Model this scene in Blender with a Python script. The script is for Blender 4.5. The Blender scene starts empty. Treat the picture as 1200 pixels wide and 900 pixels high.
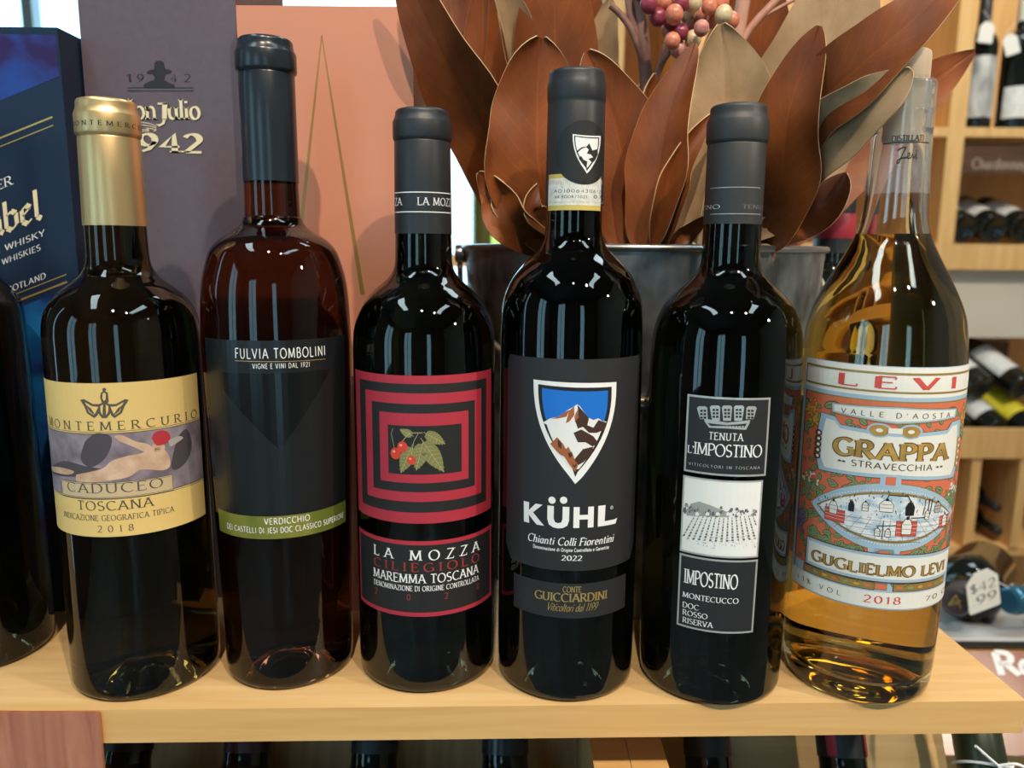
import bpy, bmesh, math, random
from math import sin, cos, tan, pi, radians, sqrt, atan2, asin, hypot, exp
from mathutils import Vector, Matrix
from mathutils.geometry import tessellate_polygon

S = bpy.context.scene
COL = S.collection

# ------------------------------------------------------------------ camera
F_PX, PITCH, ROLL, CAM_Z = 900.0, radians(9.7), radians(0.5), 0.23
fw = Vector((0, cos(PITCH), -sin(PITCH)))
up0 = Vector((0, sin(PITCH), cos(PITCH)))
rt0 = Vector((1, 0, 0))
rt = cos(ROLL) * rt0 + sin(ROLL) * up0
upv = -sin(ROLL) * rt0 + cos(ROLL) * up0
CAM = Vector((0, 0, CAM_Z))
cd = bpy.data.cameras.new('camera')
cam = bpy.data.objects.new('camera', cd)
COL.objects.link(cam)
cam.matrix_world = Matrix(((rt.x, upv.x, -fw.x, 0), (rt.y, upv.y, -fw.y, 0), (rt.z, upv.z, -fw.z, CAM_Z), (0, 0, 0, 1)))
cd.sensor_width = 36
cd.lens = F_PX / 1200 * 36
cd.clip_start = 0.01
cd.clip_end = 60
cd.dof.use_dof = True
cd.dof.focus_distance = 0.385
cd.dof.aperture_fstop = 8.5
S.camera = cam

# ------------------------------------------------------------------ world, lights, exposure
S.view_settings.view_transform = 'Standard'
S.view_settings.look = 'None'
S.view_settings.gamma = 1
S.view_settings.use_curve_mapping = False
S.view_settings.exposure = 0.3
S.cycles.max_bounces = 20
S.cycles.transmission_bounces = 18
S.cycles.transparent_max_bounces = 16
S.cycles.caustics_reflective = False
S.cycles.caustics_refractive = True
S.cycles.use_denoising = True
S.cycles.sample_clamp_indirect = 4.0

W = bpy.data.worlds.new('daylight')
S.world = W
W.use_nodes = True
bg = W.node_tree.nodes['Background']
bg.inputs[0].default_value = (0.42, 0.80, 1.0, 1)
bg.inputs[1].default_value = 3.0


def aim(o, target):
    d = Vector(target) - o.location
    o.rotation_euler = d.to_track_quat('-Z', 'Y').to_euler()


def spot(name, loc, target, power, size=55, radius=0.03, col=(1, 0.86, 0.68), blend=0.5):
    l = bpy.data.lights.new(name, 'SPOT')
    l.energy = power; l.spot_size = radians(size); l.spot_blend = blend
    l.shadow_soft_size = radius; l.color = col
    o = bpy.data.objects.new(name, l)
    COL.objects.link(o); o.location = loc; aim(o, target)
    return o


def panel(name, loc, sx, sy, power, col=(0.75, 0.93, 1.0)):
    l = bpy.data.lights.new(name, 'AREA')
    l.shape = 'RECTANGLE'; l.size = sx; l.size_y = sy; l.energy = power; l.color = col
    o = bpy.data.objects.new(name, l)
    COL.objects.link(o); o.location = loc
    return o


spot('track_spot_front', (-0.02, -0.78, 1.62), (0.0, 0.42, 0.12), 62, radius=.022)
spot('track_spot_front', (0.62, -0.80, 1.62), (0.16, 0.45, 0.18), 58, radius=.022)
spot('fill_spot_right', (1.35, -0.30, 1.05), (0.25, 0.47, -0.08), 40, 34, radius=.03)  # added lamp, brightens the right end under the shelf
spot('fill_spot_wall', (1.1, 0.5, 1.9), (1.15, 2.0, 0.1), 110, 75)  # unseen lamp added to brighten the far wall shelves
panel('ceiling_panel', (-0.95, -0.30, 1.96), 0.3, 1.2, 10)
panel('ceiling_panel', (1.05, -0.45, 1.96), 0.3, 1.2, 9)
panel('ceiling_panel', (0.9, 1.2, 1.96), 0.6, 0.6, 9)

# ------------------------------------------------------------------ pixel helpers (frame of 1200 x 900)


def ray(x, y):
    return fw + (x - 600) / F_PX * rt - (y - 450) / F_PX * upv


def at(x, y, Y):
    d = ray(x, y)
    return CAM + d * (Y / d.y)


def gz(x, y, z=0.0):
    d = ray(x, y)
    return CAM + d * ((z - CAM_Z) / d.z)


# ------------------------------------------------------------------ materials
MATS = {}


def pmat(name, col, rough=0.5, metal=0.0, **kw):
    if name in MATS:
        return MATS[name]
    m = bpy.data.materials.new(name)
    m.use_nodes = True
    b = m.node_tree.nodes['Principled BSDF']
    b.inputs['Base Color'].default_value = (*col, 1)
    b.inputs['Roughness'].default_value = rough
    b.inputs['Metallic'].default_value = metal
    for k, v in kw.items():
        b.inputs[k.replace('_', ' ')].default_value = v
    MATS[name] = m
    return m


def nd(m, t, **kw):
    n = m.node_tree.nodes.new(t)
    for k, v in kw.items():
        setattr(n, k, v)
    return n


def noisy(name, c1, c2, scale=(8, 8, 8), detail=4, rough=0.5, metal=0.0, bump=0.0, noise_scale=1.0, coord='Object',
          lo=0.35, hi=0.65, distort=0.0, **kw):
    m = pmat(name, c1, rough, metal, **kw)
    L = m.node_tree.links
    b = m.node_tree.nodes['Principled BSDF']
    tc = nd(m, 'ShaderNodeTexCoord'); mp = nd(m, 'ShaderNodeMapping'); nz = nd(m, 'ShaderNodeTexNoise')
    mp.inputs['Scale'].default_value = scale
    nz.inputs['Scale'].default_value = noise_scale
    nz.inputs['Detail'].default_value = detail
    nz.inputs['Distortion'].default_value = distort
    cr = nd(m, 'ShaderNodeValToRGB')
    cr.color_ramp.elements[0].position = lo; cr.color_ramp.elements[1].position = hi
    cr.color_ramp.elements[0].color = (*c1, 1); cr.color_ramp.elements[1].color = (*c2, 1)
    L.new(tc.outputs[coord], mp.inputs[0]); L.new(mp.outputs[0], nz.inputs['Vector'])
    L.new(nz.outputs['Fac'], cr.inputs[0]); L.new(cr.outputs[0], b.inputs['Base Color'])
    if bump:
        bp = nd(m, 'ShaderNodeBump'); bp.inputs['Strength'].default_value = bump
        bp.inputs['Distance'].default_value = 0.002
        L.new(nz.outputs['Fac'], bp.inputs['Height']); L.new(bp.outputs[0], b.inputs['Normal'])
    return m


def glass(name, col, ior=1.5, rough=0.0):
    return pmat(name, col, rough, 0, Transmission_Weight=1.0, IOR=ior)


def clearfilm(name, col, amount, rough=0.15):
    m = bpy.data.materials.new(name); m.use_nodes = True
    nt = m.node_tree; nt.nodes.clear()
    out = nd(m, 'ShaderNodeOutputMaterial'); mx = nd(m, 'ShaderNodeMixShader')
    tr = nd(m, 'ShaderNodeBsdfTransparent'); pr = nd(m, 'ShaderNodeBsdfPrincipled')
    pr.inputs['Base Color'].default_value = (*col, 1); pr.inputs['Roughness'].default_value = rough
    mx.inputs[0].default_value = amount
    nt.links.new(tr.outputs[0], mx.inputs[1]); nt.links.new(pr.outputs[0], mx.inputs[2]); nt.links.new(mx.outputs[0], out.inputs[0])
    MATS[name] = m
    return m


WOOD = noisy('maple', (0.70, 0.42, 0.17), (0.80, 0.53, 0.25), (9, 150, 150), 6, 0.40, bump=0.10, distort=.6, lo=.3, hi=.7)
WOOD_EDGE = noisy('maple_edge', (0.66, 0.37, 0.13), (0.74, 0.45, 0.18), (8, 120, 160), 6, 0.48, distort=.6, lo=.3, hi=.7)
WOOD_BACK = noisy('shelf_pine', (0.68, 0.39, 0.145), (0.78, 0.49, 0.205), (60, 60, 6), 4, 0.5)
REDWOOD = noisy('redwood_print', (0.33, 0.085, 0.038), (0.52, 0.19, 0.095), (110, 110, 9), 5, 0.25, distort=.8, lo=0.3, hi=0.7)
LEAF_T = noisy('leaf_top', (0.115, 0.028, 0.0075), (0.310, 0.082, 0.018), (34, 34, 20), 6, 0.45, bump=0.3, Specular_IOR_Level=0.3, lo=0.3, hi=0.7)
LEAF_U = noisy('leaf_under', (0.36, 0.215, 0.105), (0.47, 0.30, 0.16), (60, 60, 60), 4, 0.65, bump=0.3, lo=0.3, hi=0.7)
LEAF_E = pmat('leaf_edge', (0.62, 0.42, 0.22), 0.6)
GALV = noisy('galvanised', (0.12, 0.122, 0.125), (0.46, 0.47, 0.475), (46, 46, 30), 3, 0.40, 0.85, lo=0.35, hi=0.68)
RIM = pmat('rim_steel', (0.45, 0.45, 0.46), 0.3, 0.9)
BRASS = pmat('handle_wire', (0.42, 0.31, 0.20), 0.38, 0.75)
WALL = noisy('wall_paint', (0.60, 0.53, 0.44), (0.64, 0.57, 0.47), (4, 4, 4), 2, 0.8)
DARKWALL = noisy('dark_wall', (0.13, 0.10, 0.08), (0.20, 0.15, 0.11), (2, 2, 2), 2, 0.8)
FLOORM = noisy('floor_tile', (0.40, 0.35, 0.30), (0.50, 0.44, 0.38), (3, 3, 3), 3, 0.5)
CEILM = pmat('ceiling_paint', (0.16, 0.15, 0.14), 0.9)
FRAMEM = pmat('window_frame_paint', (0.35, 0.36, 0.38), 0.5)
BLACKGLASS = glass('black_green_glass', (0.010, 0.013, 0.008), 1.5)
BROWNGLASS = glass('brown_glass', (0.105, 0.036, 0.016), 1.45)
OLIVEGLASS = glass('olive_glass', (0.09, 0.055, 0.012), 1.45)
DARKGLASS = pmat('dark_bottle_glass', (0.008, 0.010, 0.008), 0.06)
CLEAR = glass('clear_glass', (0.96, 0.98, 0.97), 1.5)
AMBER = glass('amber_spirit', (0.80, 0.50, 0.115), 1.36)
CAPS_GOLD = pmat('capsule_gold', (0.72, 0.50, 0.24), 0.36, 0.75)
CAPS_BLACK = pmat('capsule_black', (0.022, 0.024, 0.028), 0.42)
CAPS_NAVY = pmat('capsule_satin', (0.018, 0.024, 0.032), 0.26)
CAPS_SLATE = pmat('capsule_slate', (0.030, 0.030, 0.031), 0.48)
PAPER = pmat('paper_white', (0.82, 0.82, 0.80), 0.6)
INK = pmat('ink_black', (0.012, 0.012, 0.013), 0.5)
GOLDINK = pmat('gold_ink', (0.72, 0.50, 0.17), 0.35, 0.7)
CREAM = pmat('cream_ink', (0.85, 0.72, 0.46), 0.5)
SILVER = pmat('silver_ink', (0.60, 0.59, 0.57), 0.35, 0.5)
WHITEINK = pmat('white_ink', (0.85, 0.85, 0.85), 0.55)

# ------------------------------------------------------------------ object helpers


def link(name, bm, mats, parent=None, smooth=True, angle=40, loc=None):
    me = bpy.data.meshes.new(name)
    bm.normal_update()
    bm.to_mesh(me); bm.free()
    if not isinstance(mats, (list, tuple)):
        mats = [mats]
    for m in mats:
        me.materials.append(m)
    o = bpy.data.objects.new(name, me)
    COL.objects.link(o)
    if smooth:
        me.polygons.foreach_set('use_smooth', [True] * len(me.polygons))
        me.set_sharp_from_angle(angle=radians(angle))
    if parent is not None:
        o.parent = parent
        o.matrix_parent_inverse = Matrix.Translation(parent.location).inverted() if parent.type == 'EMPTY' else parent.matrix_world.inverted()
    if loc is not None:
        o.location = loc
    return o


def tag(o, label=None, cat=None, group=None, kind=None):
    if label: o['label'] = label
    if cat: o['category'] = cat
    if group: o['group'] = group
    if kind: o['kind'] = kind
    return o


def thing(name, label, cat, loc=(0, 0, 0), group=None):
    o = bpy.data.objects.new(name, None)
    o.empty_display_size = 0.02
    COL.objects.link(o)
    o.location = loc
    return tag(o, label, cat, group)


def box(bm, lo, hi, mi=0, mat=None):
    x0, y0, z0 = lo; x1, y1, z1 = hi
    v = [bm.verts.new(p) for p in ((x0, y0, z0), (x1, y0, z0), (x1, y1, z0), (x0, y1, z0), (x0, y0, z1), (x1, y0, z1), (x1, y1, z1), (x0, y1, z1))]
    if mat is not None:
        for q in v: q.co = mat @ q.co
    fs = []
    for ix in ((0, 3, 2, 1), (4, 5, 6, 7), (0, 1, 5, 4), (1, 2, 6, 5), (2, 3, 7, 6), (3, 0, 4, 7)):
        f = bm.faces.new([v[i] for i in ix]); f.material_index = mi; fs.append(f)
    return fs


def bevel(bm, w, seg=2, angle=30):
    es = [e for e in bm.edges if len(e.link_faces) == 2 and e.calc_face_angle(0) > radians(angle)]
    bmesh.ops.bevel(bm, geom=es, offset=w, segments=seg, affect='EDGES', profile=0.5)


def lathe(bm, prof, center=(0, 0, 0), seg=96, mi=0, mat=None):
    """prof: (r, z) list from bottom to top; r = 0 closes with a pole."""
    rings = []
    cx, cy, cz = center
    for r, z in prof:
        if r < 1e-7:
            rings.append([bm.verts.new((cx, cy, cz + z))])
        else:
            rings.append([bm.verts.new((cx + r * cos(2 * pi * k / seg), cy + r * sin(2 * pi * k / seg), cz + z)) for k in range(seg)])
    allv = [v for r in rings for v in r]
    for a, b in zip(rings, rings[1:]):
        if len(a) == 1 and len(b) == 1: continue
        for k in range(seg):
            k2 = (k + 1) % seg
            if len(a) == 1: f = bm.faces.new((a[0], b[k2], b[k]))
            elif len(b) == 1: f = bm.faces.new((a[k], a[k2], b[0]))
            else: f = bm.faces.new((a[k], a[k2], b[k2], b[k]))
            f.material_index = mi
    if mat is not None:
        for v in allv: v.co = mat @ v.co


def tube(bm, pts, r, seg=10, mi=0, cap=True):
    pts = [Vector(p) for p in pts]
    n = len(pts)
    rad = r if isinstance(r, (list, tuple)) else [r] * n
    prev = None; rings = []
    for i, p in enumerate(pts):
        t = (pts[min(i + 1, n - 1)] - pts[max(i - 1, 0)]).normalized()
        if prev is None:
            a = t.cross(Vector((0.3, 0.2, 1)))
            if a.length < 1e-3: a = t.cross(Vector((1, 0, 0)))
        else:
            a = prev - t * prev.dot(t)
        a.normalize(); prev = a
        b = t.cross(a)
        rings.append([bm.verts.new(p + (a * cos(2 * pi * k / seg) + b * sin(2 * pi * k / seg)) * rad[i]) for k in range(seg)])
    for a, b in zip(rings, rings[1:]):
        for k in range(seg):
            f = bm.faces.new((a[k], a[(k + 1) % seg], b[(k + 1) % seg], b[k])); f.material_index = mi
    if cap:
        bm.faces.new(rings[0][::-1]).material_index = mi
        bm.faces.new(rings[-1]).material_index = mi


def crom(pts, n=8):
    """Catmull-Rom through tuples of any length."""
    out = []
    P = [pts[0]] + list(pts) + [pts[-1]]
    for i in range(1, len(P) - 2):
        p0, p1, p2, p3 = P[i - 1], P[i], P[i + 1], P[i + 2]
        for k in range(n):
            t = k / n
            out.append(tuple(0.5 * (2 * b + (c - a) * t + (2 * a - 5 * b + 4 * c - d) * t * t + (3 * b - a - 3 * c + d) * t ** 3) for a, b, c, d in zip(p0, p1, p2, p3)))
    out.append(tuple(pts[-1]))
    return out


def ball(bm, c, r, u=12, v=8, mi=0, sc=(1, 1, 1)):
    prof = [(r * sin(pi * k / v), -r * cos(pi * k / v)) for k in range(v + 1)]
    prof[0] = (0, -r); prof[-1] = (0, r)
    M = Matrix.Translation(c) @ Matrix.Diagonal((*sc, 1))
    lathe(bm, prof, (0, 0, 0), u, mi, M)


# ------------------------------------------------------------------ stroke lettering


def arc(cx, cy, rx, ry, a0, a1, n=9):
    return [(cx + rx * cos(radians(a0 + (a1 - a0) * k / n)), cy + ry * sin(radians(a0 + (a1 - a0) * k / n))) for k in range(n + 1)]


G = {
    'A': (.80, [[(.04, 0), (.40, 1)], [(.40, 1), (.76, 0)], [(.17, .35), (.63, .35)]]),
    'B': (.64, [[(.10, 0), (.10, 1)], [(.10, 1), (.30, 1)] + arc(.30, .77, .22, .23, 90, -90) + [(.10, .54)], [(.10, .54), (.32, .54)] + arc(.32, .27, .27, .27, 90, -90) + [(.10, 0)]]),
    'C': (.78, [arc(.46, .5, .41, .5, 48, 312, 16)]),
    'D': (.78, [[(.10, 0), (.10, 1)], [(.10, 1), (.32, 1)] + arc(.32, .5, .41, .5, 90, -90, 12) + [(.10, 0)]]),
    'E': (.60, [[(.10, 0), (.10, 1)], [(.10, 1), (.56, 1)], [(.10, .52), (.48, .52)], [(.10, 0), (.58, 0)]]),
    'F': (.56, [[(.10, 0), (.10, 1)], [(.10, 1), (.54, 1)], [(.10, .52), (.46, .52)]]),
    'G': (.84, [arc(.46, .5, .41, .5, 48, 322, 16), [(.78, .04), (.78, .44)], [(.56, .44), (.82, .44)]]),
    'H': (.80, [[(.10, 0), (.10, 1)], [(.70, 0), (.70, 1)], [(.10, .52), (.70, .52)]]),
    'I': (.28, [[(.14, 0), (.14, 1)]]),
    'J': (.46, [[(.32, 1), (.32, .2)] + arc(.16, .2, .16, .22, 0, -110, 6)]),
    'K': (.74, [[(.10, 0), (.10, 1)], [(.64, 1), (.12, .46)], [(.26, .60), (.70, 0)]]),
    'L': (.58, [[(.10, 0), (.10, 1)], [(.10, 0), (.56, 0)]]),
    'M': (.96, [[(.10, 0), (.14, 1)], [(.14, 1), (.48, .08)], [(.48, .08), (.82, 1)], [(.82, 1), (.86, 0)]]),
    'N': (.84, [[(.12, 0), (.12, 1)], [(.12, 1), (.72, 0)], [(.72, 0), (.72, 1)]]),
    'O': (.90, [arc(.45, .5, .40, .5, 90, 450, 22)]),
    'P': (.62, [[(.10, 0), (.10, 1)], [(.10, 1), (.32, 1)] + arc(.32, .74, .26, .26, 90, -90) + [(.10, .48)]]),
    'Q': (.90, [arc(.45, .5, .40, .5, 90, 450, 22), [(.5, .2), (.85, -.14)]]),
    'R': (.72, [[(.10, 0), (.10, 1)], [(.10, 1), (.32, 1)] + arc(.32, .75, .24, .25, 90, -90) + [(.10, .50)], [(.32, .50), (.68, 0)]]),
    'S': (.58, [arc(.29, .75, .22, .25, 40, 250, 10) + arc(.29, .25, .24, .25, 78, -145, 10)]),
    'T': (.66, [[(.33, 0), (.33, 1)], [(.03, 1), (.63, 1)]]),
    'U': (.78, [[(.10, 1), (.10, .34)] + arc(.38, .34, .28, .34, 180, 360, 10) + [(.66, 1)]]),
    'V': (.76, [[(.04, 1), (.38, 0)], [(.38, 0), (.72, 1)]]),
    'W': (1.06, [[(.04, 1), (.28, 0)], [(.28, 0), (.53, .95)], [(.53, .95), (.78, 0)], [(.78, 0), (1.02, 1)]]),
    'X': (.74, [[(.06, 1), (.68, 0)], [(.06, 0), (.68, 1)]]),
    'Y': (.70, [[(.03, 1), (.35, .48)], [(.67, 1), (.35, .48)], [(.35, .48), (.35, 0)]]),
    'Z': (.66, [[(.06, 1), (.60, 1)], [(.60, 1), (.06, 0)], [(.06, 0), (.62, 0)]]),
    '0': (.66, [arc(.33, .5, .27, .5, 90, 450, 20)]),
    '1': (.42, [[(.08, .80), (.24, 1), (.24, 0)]]),
    '2': (.62, [arc(.30, .72, .24, .28, 160, -30, 9) + [(.06, 0)], [(.06, 0), (.58, 0)]]),
    '3': (.60, [arc(.28, .76, .22, .24, 150, -80, 9) + [(.22, .53)], [(.22, .53)] + arc(.28, .27, .26, .27, 80, -150, 10)]),
    '4': (.66, [[(.46, 0), (.46, 1), (.04, .30), (.62, .30)]]),
    '5': (.60, [[(.52, 1), (.14, 1), (.10, .56)] + arc(.28, .32, .26, .32, 110, -150, 10)]),
    '6': (.64, [[(.52, .96), (.30, .84), (.08, .45)] + arc(.32, .31, .25, .31, 160, -200, 16)]),
    '7': (.58, [[(.04, 1), (.54, 1), (.20, 0)]]),
    '8': (.62, [arc(.31, .76, .21, .24, -90, 270, 14), arc(.31, .26, .26, .26, 90, 450, 16)]),
    '9': (.64, [[(.12, .04), (.34, .16), (.56, .55)] + arc(.32, .69, .25, .31, -20, 340, 16)]),
    "'": (.20, [[(.10, 1), (.07, .74)]]),
    '.': (.20, [[(.07, .05), (.14, .05)]]),
    '-': (.40, [[(.06, .45), (.34, .45)]]),
    '%': (.80, [arc(.20, .75, .15, .22, 90, 450, 12), arc(.60, .25, .15, .22, 90, 450, 12), [(.62, 1), (.18, 0)]]),
    '&': (.80, [[(.74, 0), (.22, .66)] + arc(.34, .80, .16, .20, 200, -20, 8) + [(.14, .36)] + arc(.30, .22, .22, .22, 140, 330, 9) + [(.72, .46)]]),
    '$': (.58, [arc(.29, .72, .22, .20, 40, 250, 10) + arc(.29, .28, .24, .22, 78, -145, 10), [(.29, -.08), (.29, 1.08)]]),
    ' ': (.34, []),
    'a': (.56, [[(.44, .60), (.44, 0)], arc(.26, .30, .19, .30, 30, 330, 14)]),
    'b': (.58, [[(.10, 1), (.10, 0)], arc(.30, .31, .21, .31, 150, -150, 14)]),
    'c': (.50, [arc(.29, .31, .22, .31, 45, 315, 12)]),
    'd': (.60, [[(.48, 1), (.48, 0)], arc(.28, .31, .21, .31, 30, 330, 14)]),
    'e': (.54, [[(.08, .33), (.48, .33)] + arc(.28, .31, .21, .31, 5, 310, 14)]),
    'f': (.36, [[(.14, 0), (.14, .80)] + arc(.27, .80, .13, .18, 180, 40, 5), [(.02, .60), (.32, .60)]]),
    'g': (.58, [[(.48, .60), (.48, -.10)] + arc(.28, -.12, .20, .18, 0, -150, 7), arc(.28, .31, .21, .30, 30, 330, 14)]),
    'h': (.58, [[(.10, 0), (.10, 1)], [(.10, .40)] + arc(.28, .40, .18, .21, 160, 0, 7) + [(.46, 0)]]),
    'i': (.24, [[(.12, 0), (.12, .60)], [(.12, .80), (.12, .92)]]),
    'l': (.24, [[(.12, 0), (.12, 1)]]),
    'm': (.90, [[(.10, 0), (.10, .60)], [(.10, .42)] + arc(.27, .42, .17, .19, 160, 0, 6) + [(.44, 0)], [(.44, .42)] + arc(.61, .42, .17, .19, 160, 0, 6) + [(.78, 0)]]),
    'n': (.58, [[(.10, 0), (.10, .60)], [(.10, .40)] + arc(.28, .40, .18, .21, 160, 0, 7) + [(.46, 0)]]),
    'o': (.58, [arc(.29, .31, .22, .31, 90, 450, 18)]),
    'r': (.40, [[(.10, 0), (.10, .60)], [(.10, .38)] + arc(.27, .40, .17, .20, 160, 50, 5)]),
    't': (.38, [[(.16, .84), (.16, .16)] + arc(.28, .16, .12, .16, 180, 290, 4), [(.02, .60), (.34, .60)]]),
    'u': (.58, [[(.10, .60), (.10, .22)] + arc(.28, .22, .18, .22, 180, 340, 6), [(.46, .60), (.46, 0)]]),
    'v': (.52, [[(.04, .60), (.26, 0)], [(.26, 0), (.48, .60)]]),
    'y': (.52, [[(.04, .60), (.26, 0)], [(.48, .60), (.26, 0), (.14, -.26)]]),
    'z': (.48, [[(.06, .60), (.42, .60)], [(.42, .60), (.06, 0)], [(.06, 0), (.44, 0)]]),
}


def glyph_quads(ch, tk, tn, serif, nib=20):
    """Ribbons of one letter on a cap height of 1: a list of quads."""
    out = []
    w, strokes = G[ch]
    for s in strokes:
        n = len(s)
        if n < 2: continue
        L_, R_ = [], []
        for i in range(n):
            ax, ay = s[max(i - 1, 0)]; bx, by = s[min(i + 1, n - 1)]
            if s[0] == s[-1] or hypot(s[0][0] - s[-1][0], s[0][1] - s[-1][1]) < 1e-4:
                if i == 0 or i == n - 1:
                    ax, ay = s[-2]; bx, by = s[1]
            dx, dy = bx - ax, by - ay
            l = hypot(dx, dy) or 1
            dx /= l; dy /= l
            ph = atan2(dy, dx)
            t = tn + (tk - tn) * abs(sin(ph - radians(nib)))
            L_.append((s[i][0] - dy * t / 2, s[i][1] + dx * t / 2)); R_.append((s[i][0] + dy * t / 2, s[i][1] - dx * t / 2))
        for i in range(n - 1):
            out.append([R_[i], R_[i + 1], L_[i + 1], L_[i]])
        if serif:
            for (p, q) in ((s[0], s[1]), (s[-1], s[-2])):
                dx, dy = q[0] - p[0], q[1] - p[1]
                steep = abs(dy) > 0.8 * abs(dx)
                if steep and abs(dy) > .2 and (abs(p[1]) < .02 or abs(p[1] - 1) < .02 or (ch.islower() and abs(p[1] - .6) < .02)):
                    sw = serif * (0.17 if not ch.islower() else .12)
                    h = tn * 0.9
                    y0 = p[1] if p[1] < .3 else p[1] - h
                    out.append([(p[0] - sw, y0), (p[0] + sw, y0), (p[0] + sw, y0 + h), (p[0] - sw, y0 + h)])
                elif abs(dy) < .05 and ch in 'EFLTZ' and p[0] > .3 and (abs(p[1]) < .05 or abs(p[1] - 1) < .05):
                    y0, y1 = (p[1], p[1] + .2) if p[1] < .5 else (p[1] - .2, p[1])
                    out.append([(p[0] - tn * .4, y0), (p[0] + tn * .4, y0), (p[0] + tn * .4, y1), (p[0] - tn * .4, y1)])
    return w, out


def text_quads(s, u0, u1, z0, h, weight=.15, thin=None, serif=1.0, sx=None, slant=0.0, gap=.12, base=None):
    thin = weight * .4 if thin is None else thin
    nat = sum(G[c][0] for c in s) + gap * (len(s) - 1)
    if sx is None:
        k = (u1 - u0) / (nat * h); g = gap
    else:
        k = sx
        g = ((u1 - u0) / (h * k) - sum(G[c][0] for c in s)) / max(1, len(s) - 1)
    out = []
    x = 0
    for c in s:
        w, q = glyph_quads(c, weight, thin, serif)
        for quad in q:
            pts = []
            for (a, b) in quad:
                uu = u0 + (x + a + slant * b) * k * h
                zz = z0 + b * h + (base((uu - u0) / (u1 - u0)) if base else 0)
                pts.append((uu, zz))
            out.append(pts)
        x += w + g
    return out


# ------------------------------------------------------------------ printed sheets (labels, box faces, signs)


class Sheet:
    """Flat shapes given as (u, z); wrapped on a bottle or laid on a plane when built."""
    EPS = 0.00005

    def __init__(self):
        self.items = []; self.mats = []
        self.ox = self.oy = 0.0; self.k = 1.0

    def crop(self, ox, oy, k):
        self.ox, self.oy, self.k = ox, oy, k
        return self

    def P(self, x, y):
        return self.unmap(self.ox + x * self.k, self.oy + y * self.k)

    def mi(self, m):
        if m not in self.mats: self.mats.append(m)
        return self.mats.index(m)

    def poly(self, pts, m, layer=1):
        self.items.append((list(pts), self.mi(m), layer))

    def ppoly(self, pts, m, layer=1):
        self.poly([self.P(*p) for p in pts], m, layer)

    def blob(self, pts, m, layer=1):
        c = crom(list(pts) + [pts[0]], 4)[:-1]
        self.ppoly(c, m, layer)

    def rect(self, u0, z0, u1, z1, m, layer=1):
        self.poly([(u0, z0), (u1, z0), (u1, z1), (u0, z1)], m, layer)

    def ell(self, cu, cz, ru, rz, m, layer=1, n=20, rot=0):
        c, s = cos(rot), sin(rot)
        self.poly([(cu + ru * cos(2 * pi * k / n) * c - rz * sin(2 * pi * k / n) * s, cz + ru * cos(2 * pi * k / n) * s + rz * sin(2 * pi * k / n) * c) for k in range(n)], m, layer)

    def line(self, pts, w, m, layer=1, close=False):
        pts = list(pts)
        if close: pts = pts + [pts[0]]
        n = len(pts)
        A = []
        for i in range(n):
            if close and i in (0, n - 1): a, b = pts[-2], pts[1]
            else: a, b = pts[max(i - 1, 0)], pts[min(i + 1, n - 1)]
            dx, dy = b[0] - a[0], b[1] - a[1]
            l = hypot(dx, dy) or 1
            A.append((-dy / l * w / 2, dx / l * w / 2))
        for i in range(n - 1):
            p, q = pts[i], pts[i + 1]
            self.poly([(p[0] - A[i][0], p[1] - A[i][1]), (q[0] - A[i + 1][0], q[1] - A[i + 1][1]), (q[0] + A[i + 1][0], q[1] + A[i + 1][1]), (p[0] + A[i][0], p[1] + A[i][1])], m, layer)

    def text(self, s, p0, p1, ptop, m, layer=2, hp=None, **kw):
        a = self.P(*p0); b = self.P(*p1); t = self.P(*ptop)
        z = (a[1] + b[1]) / 2
        if hp:            # ptop is then the middle of the baseline
            z = t[1]; t = self.P(ptop[0], ptop[1] - hp)
        for q in text_quads(s, a[0], b[0], z, t[1] - z, **kw):
            self.poly(q, m, layer)

    def utext(self, s, u0, u1, z, h, m, layer=2, **kw):
        for q in text_quads(s, u0, u1, z, h, **kw):
            self.poly(q, m, layer)

    def build(self, name, parent, step=0.003, base=0.00018, cut=True):
        bm = bmesh.new()
        us = []
        for pts, mi, layer in self.items:
            vs = [bm.verts.new((p[0], p[1], layer)) for p in pts]
            us += [p[0] for p in pts]
            area = sum(pts[i][0] * pts[(i + 1) % len(pts)][1] - pts[(i + 1) % len(pts)][0] * pts[i][1] for i in range(len(pts)))
            try:
                if len(pts) <= 4:
                    f = bm.faces.new(vs if area > 0 else vs[::-1]); f.material_index = mi
                else:
                    for tri in tessellate_polygon([[Vector((p[0], p[1], 0)) for p in pts]]):
                        a = [pts[i] for i in tri]
                        ar = (a[1][0] - a[0][0]) * (a[2][1] - a[0][1]) - (a[2][0] - a[0][0]) * (a[1][1] - a[0][1])
                        f = bm.faces.new([vs[i] for i in (tri if ar > 0 else tri[::-1])]); f.material_index = mi
            except ValueError:
                pass
        if cut:
            lo, hi = min(us), max(us)
            n = int((hi - lo) / step) + 1
            for k in range(1, n):
                u = lo + (hi - lo) * k / n
                bmesh.ops.bisect_plane(bm, geom=bm.verts[:] + bm.edges[:] + bm.faces[:], dist=1e-7, plane_co=(u, 0, 0), plane_no=(1, 0, 0))
            zs = [v.co.y for v in bm.verts]
            lo, hi = min(zs), max(zs)
            n = int((hi - lo) / .008) + 1
            for k in range(1, n):
                bmesh.ops.bisect_plane(bm, geom=bm.verts[:] + bm.edges[:] + bm.faces[:], dist=1e-7, plane_co=(0, lo + (hi - lo) * k / n, 0), plane_no=(0, 1, 0))
        for v in bm.verts:
            v.co = self.map(v.co.x, v.co.y, base + v.co.z * self.EPS)
        bm.normal_update()
        return link(name, bm, self.mats, parent, smooth=False)


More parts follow.
